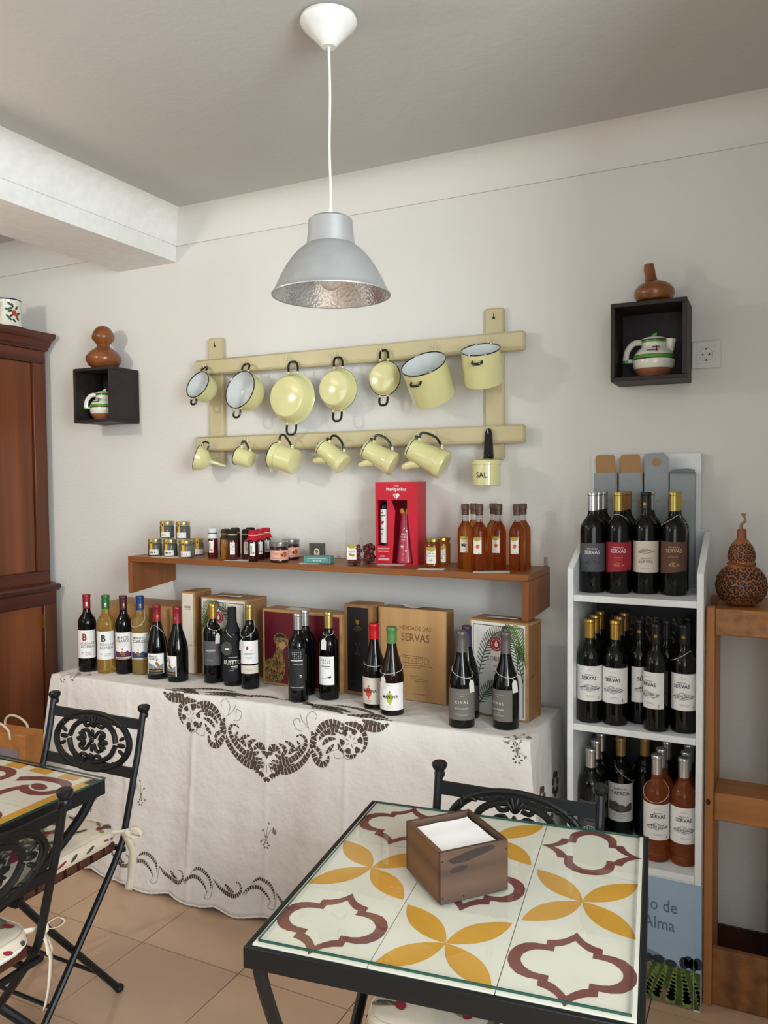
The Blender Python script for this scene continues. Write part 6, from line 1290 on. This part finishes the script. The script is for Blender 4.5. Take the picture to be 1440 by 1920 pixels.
def make_cushion(label, loc, rz, zipper):
    """soft square pad with olive print; local y matches the chair, z 0 on the slats"""
    t = thing('seat_cushion', label, 'cushion', loc, rz, 'olive print seat cushions'); hx, hy, h = .178, .176, .050
    def sq(u, v, k):   # unit square -> rounded square
        x, y = u*hx*k, v*hy*k; r = .05; 
        dx, dy = max(0, abs(x)-(hx*k-r)), max(0, abs(y)-(hy*k-r)); d = math.hypot(dx, dy)
        if d > r and d > 0: f = r/d; x = math.copysign((hx*k-r)+dx*f, x); y = math.copysign((hy*k-r)+dy*f, y)
        return x, y
    def topf(u, v, e=0.0):
        m = max(abs(u), abs(v)); dome = (1-u**4)*(1-v**4); x, y = sq(u, v, 1); z = h-.012+.016*dome+.003*sin(u*5+v*3)*dome
        return (x, y, z+e)
    n = 16; vs = [topf(-1+2*i/n, -1+2*j/n) for i in range(n+1) for j in range(n+1)]; N = n+1
    fs = [(i*N+j, (i+1)*N+j, (i+1)*N+j+1, i*N+j+1) for i in range(n) for j in range(n)]
    ring = [i*N for i in range(n)]+[n*N+j for j in range(n)]+[(n-i)*N+n for i in range(n)]+[n-j for j in range(n)]
    b = len(vs); R = len(ring)
    def side(k, q):
        x, y, z = vs[ring[k]]; x0 = z; m_ = math.hypot(x, y); bul = .007*sin(pi*q); return (x*(1+bul/m_), y*(1+bul/m_), z*(1-q)+.0015*q)
    ext = []
    for q in (.2, .45, .7, 1.0): ext += [side(k, q) for k in range(R)]
    prev = ring
    for l in range(4):
        cur = [b+l*R+k for k in range(R)]
        fs += [(prev[k], cur[k], cur[(k+1) % R], prev[(k+1) % R]) for k in range(R)]; prev = cur
    vs += ext; fs.append(tuple(reversed(prev)))
    P('pad', G().add(vs, fs), fabric, t, smooth=60)
    P('piping', G().tube([tuple(vs[k]) for k in ring], .0022, 6, closed=True), fabric, t)
    rs = random.Random(11); L1, L2, Rr, Oo = [], [], [], []
    for _ in range(36):
        u, v = rs.uniform(-.9, .9), rs.uniform(-.9, .9); a = rs.uniform(0, 6.3)
        for k in range(rs.choice((3, 4, 5))):
            b_ = a+rs.uniform(-.9, .9); d = rs.uniform(.10, .24); (L1 if rs.random() < .65 else L2).append(ell(u+d*cos(b_), v+d*sin(b_), .15, .032, 8, b_))
        if rs.random() < .6: Rr.append(ell(u, v, .080, .054, 10, a))
        if rs.random() < .35: Oo.append(ell(u+.1, v-.06, .040, .045, 10, a))
    cl_ = lambda p: [(max(-.985, min(.985, x)), max(-.985, min(.985, y))) for x, y in p]
    for nm, ps, m_, e in (('leaf_print', L1, f_leaf, .0012), ('leaf_print', L2, f_leaf2, .0014), ('red_olive_print', Rr, f_red, .0018), ('green_olive_print', Oo, f_ol, .0016)):
        o = P(nm, G().poly2([cl_(p) for p in ps], lambda u, v: topf(u, v, e)), m_, t, smooth=0); o['kind'] = 'stuff'
    # the print runs on over the border
    g1, g2 = G(), G()
    def sidep(k, q): 
        k0 = int(k) % R; k1 = (k0+1) % R; f_ = k-int(k); A, B = side(k0, q), side(k1, q); p = [A[i]*(1-f_)+B[i]*f_ for i in range(3)]; m_ = math.hypot(p[0], p[1]); return (p[0]*(1+.0013/m_), p[1]*(1+.0013/m_), p[2])
    for i in range(26):
        k = R*i/26+rs.uniform(-.5, .5); q = rs.uniform(.35, .7); a = rs.uniform(0, 3.1)
        (g1 if i % 3 else g2).poly2([[( k+1.0*(cos(2*pi*j/8)*cos(a)-.35*sin(2*pi*j/8)*sin(a)), q+.24*(cos(2*pi*j/8)*sin(a)+.35*sin(2*pi*j/8)*cos(a))) for j in range(8)]], sidep)
    o = P('leaf_print', g1, f_leaf2, t, smooth=0); o['kind'] = 'stuff'; o = P('red_olive_print', g2, f_red, t, smooth=0); o['kind'] = 'stuff'
    # ties knotted round the back posts
    def strip(g, pts, w_, ax=(1, 0, 0)):
        P2 = cr(pts, 5); vs = []; A = Vector(ax)
        for i, p in enumerate(P2): k = 1+.15*sin(i*.9); vs += [tuple(Vector(p)-A*w_/2*k), tuple(Vector(p)+A*w_/2*k)]
        g.add(vs, [(2*i, 2*i+1, 2*i+3, 2*i+2) for i in range(len(P2)-1)])
    for s in (-1, 1):
        g = G(); X, Y, Z = s*.200, .176, .030
        strip(g, [(s*.165, .150, .030), (s*.190, .168, .030), (X, Y, Z)], .012, (0, 0, 1)); g.sphere((X+s*.006, Y+.004, Z-.004), .010, .010, .012, 10, 6)
        strip(g, [(X, Y, Z), (X+s*.028, Y+.012, Z+.012), (X+s*.050, Y+.016, Z-.006), (X+s*.032, Y+.010, Z-.014), (X, Y, Z-.004)], .013, (.2, 1, .4))
        strip(g, [(X, Y, Z), (X-s*.004, Y+.020, Z-.022), (X-s*.002, Y+.028, Z-.052), (X+s*.008, Y+.020, Z-.044), (X, Y+.004, Z-.006)], .014, (1, .3, 0))
        strip(g, [(X, Y, Z-.004), (X+s*.012, Y+.014, Z-.060), (X+s*.004, Y+.020, Z-.120), (X-s*.004, Y+.012, Z-.180)], .020, (1, .5, 0))
        o = P('tie_ribbon', g, fabric, t, smooth=50); m_ = o.modifiers.new('solid', 'SOLIDIFY'); m_.thickness = .0012
    if zipper:
        kk = [k for k in range(R) if side(k, .6)[1] > .150]
        P('zip', G().tube([side(k, .72)[:2]+(side(k, .72)[2],) for k in kk], .0030, 6), zip_m, t) if len(kk) > 2 else None
        P('zip_puller', G().box(.150, .158, .186, .188, .000, .018), slv, t)
    return t
C1, C2, C3 = (-1.153, -1.130, 0), (-.915, -1.632, 0), (.212, -1.190, 0)
make_chair('black iron folding chair behind the left table, facing the room', C1, 0)
make_chair('black iron folding chair at the right side of the left table, partly out of frame', C2, rad(-90))
make_chair('black iron folding chair tucked behind the foreground table', C3, rad(2))
def cush(label, c, rz, z=False):
    v = Matrix.Rotation(rz, 4, 'Z') @ Vector((0, -.022, 0)); make_cushion(label, (c[0]+v.x, c[1]+v.y, .4552), rz, z)
cush('olive print cushion tied to the chair behind the left table', C1, 0)
cush('olive print cushion tied to the partly cropped chair at the lower left', C2, rad(-90), True)
cush('olive print cushion under the foreground table', C3, rad(2))
# ------------------------------------------------------------------ paper carrier bag by the dresser
kb = mat('kraft_paper', 'b5793e', .7, var=(30, 'a56c35', 1), bump=(60, .1, .001)); win = mat('clear_window', '8a8484', .15, spec=.6)
bg_ = thing('paper_bag', 'brown paper carrier bag with window and cord handles beside the dresser', 'bag', (-1.885, -.620, 0), rad(4))
W, D, H = .125, .050, .558
P('bag_body', G().prism([(-W, -D), (W, -D), (W+.002, 0), (W, D), (-W, D), (-W-.002, 0)], lambda u, v: (u, v, 0), lambda u, v: (u*1.0, v*.9, H)), kb, bg_, bevel=.002)
P('window_panel', G().box(-.095, .095, -D-.0010, -D+.006, .05, H-.055), win, bg_)
for y in (-.046, .040): P('cord_handle', G().tube(cr([(-.060, y, H-.02), (-.058, y-.004, H+.018), (-.030, y-.006, H+.040), (.012, y-.006, H+.038), (.050, y-.004, H+.016), (.056, y, H-.02)], 5), .0042, 8), mat('cord_cream', 'd8cdb8', .8), bg_)
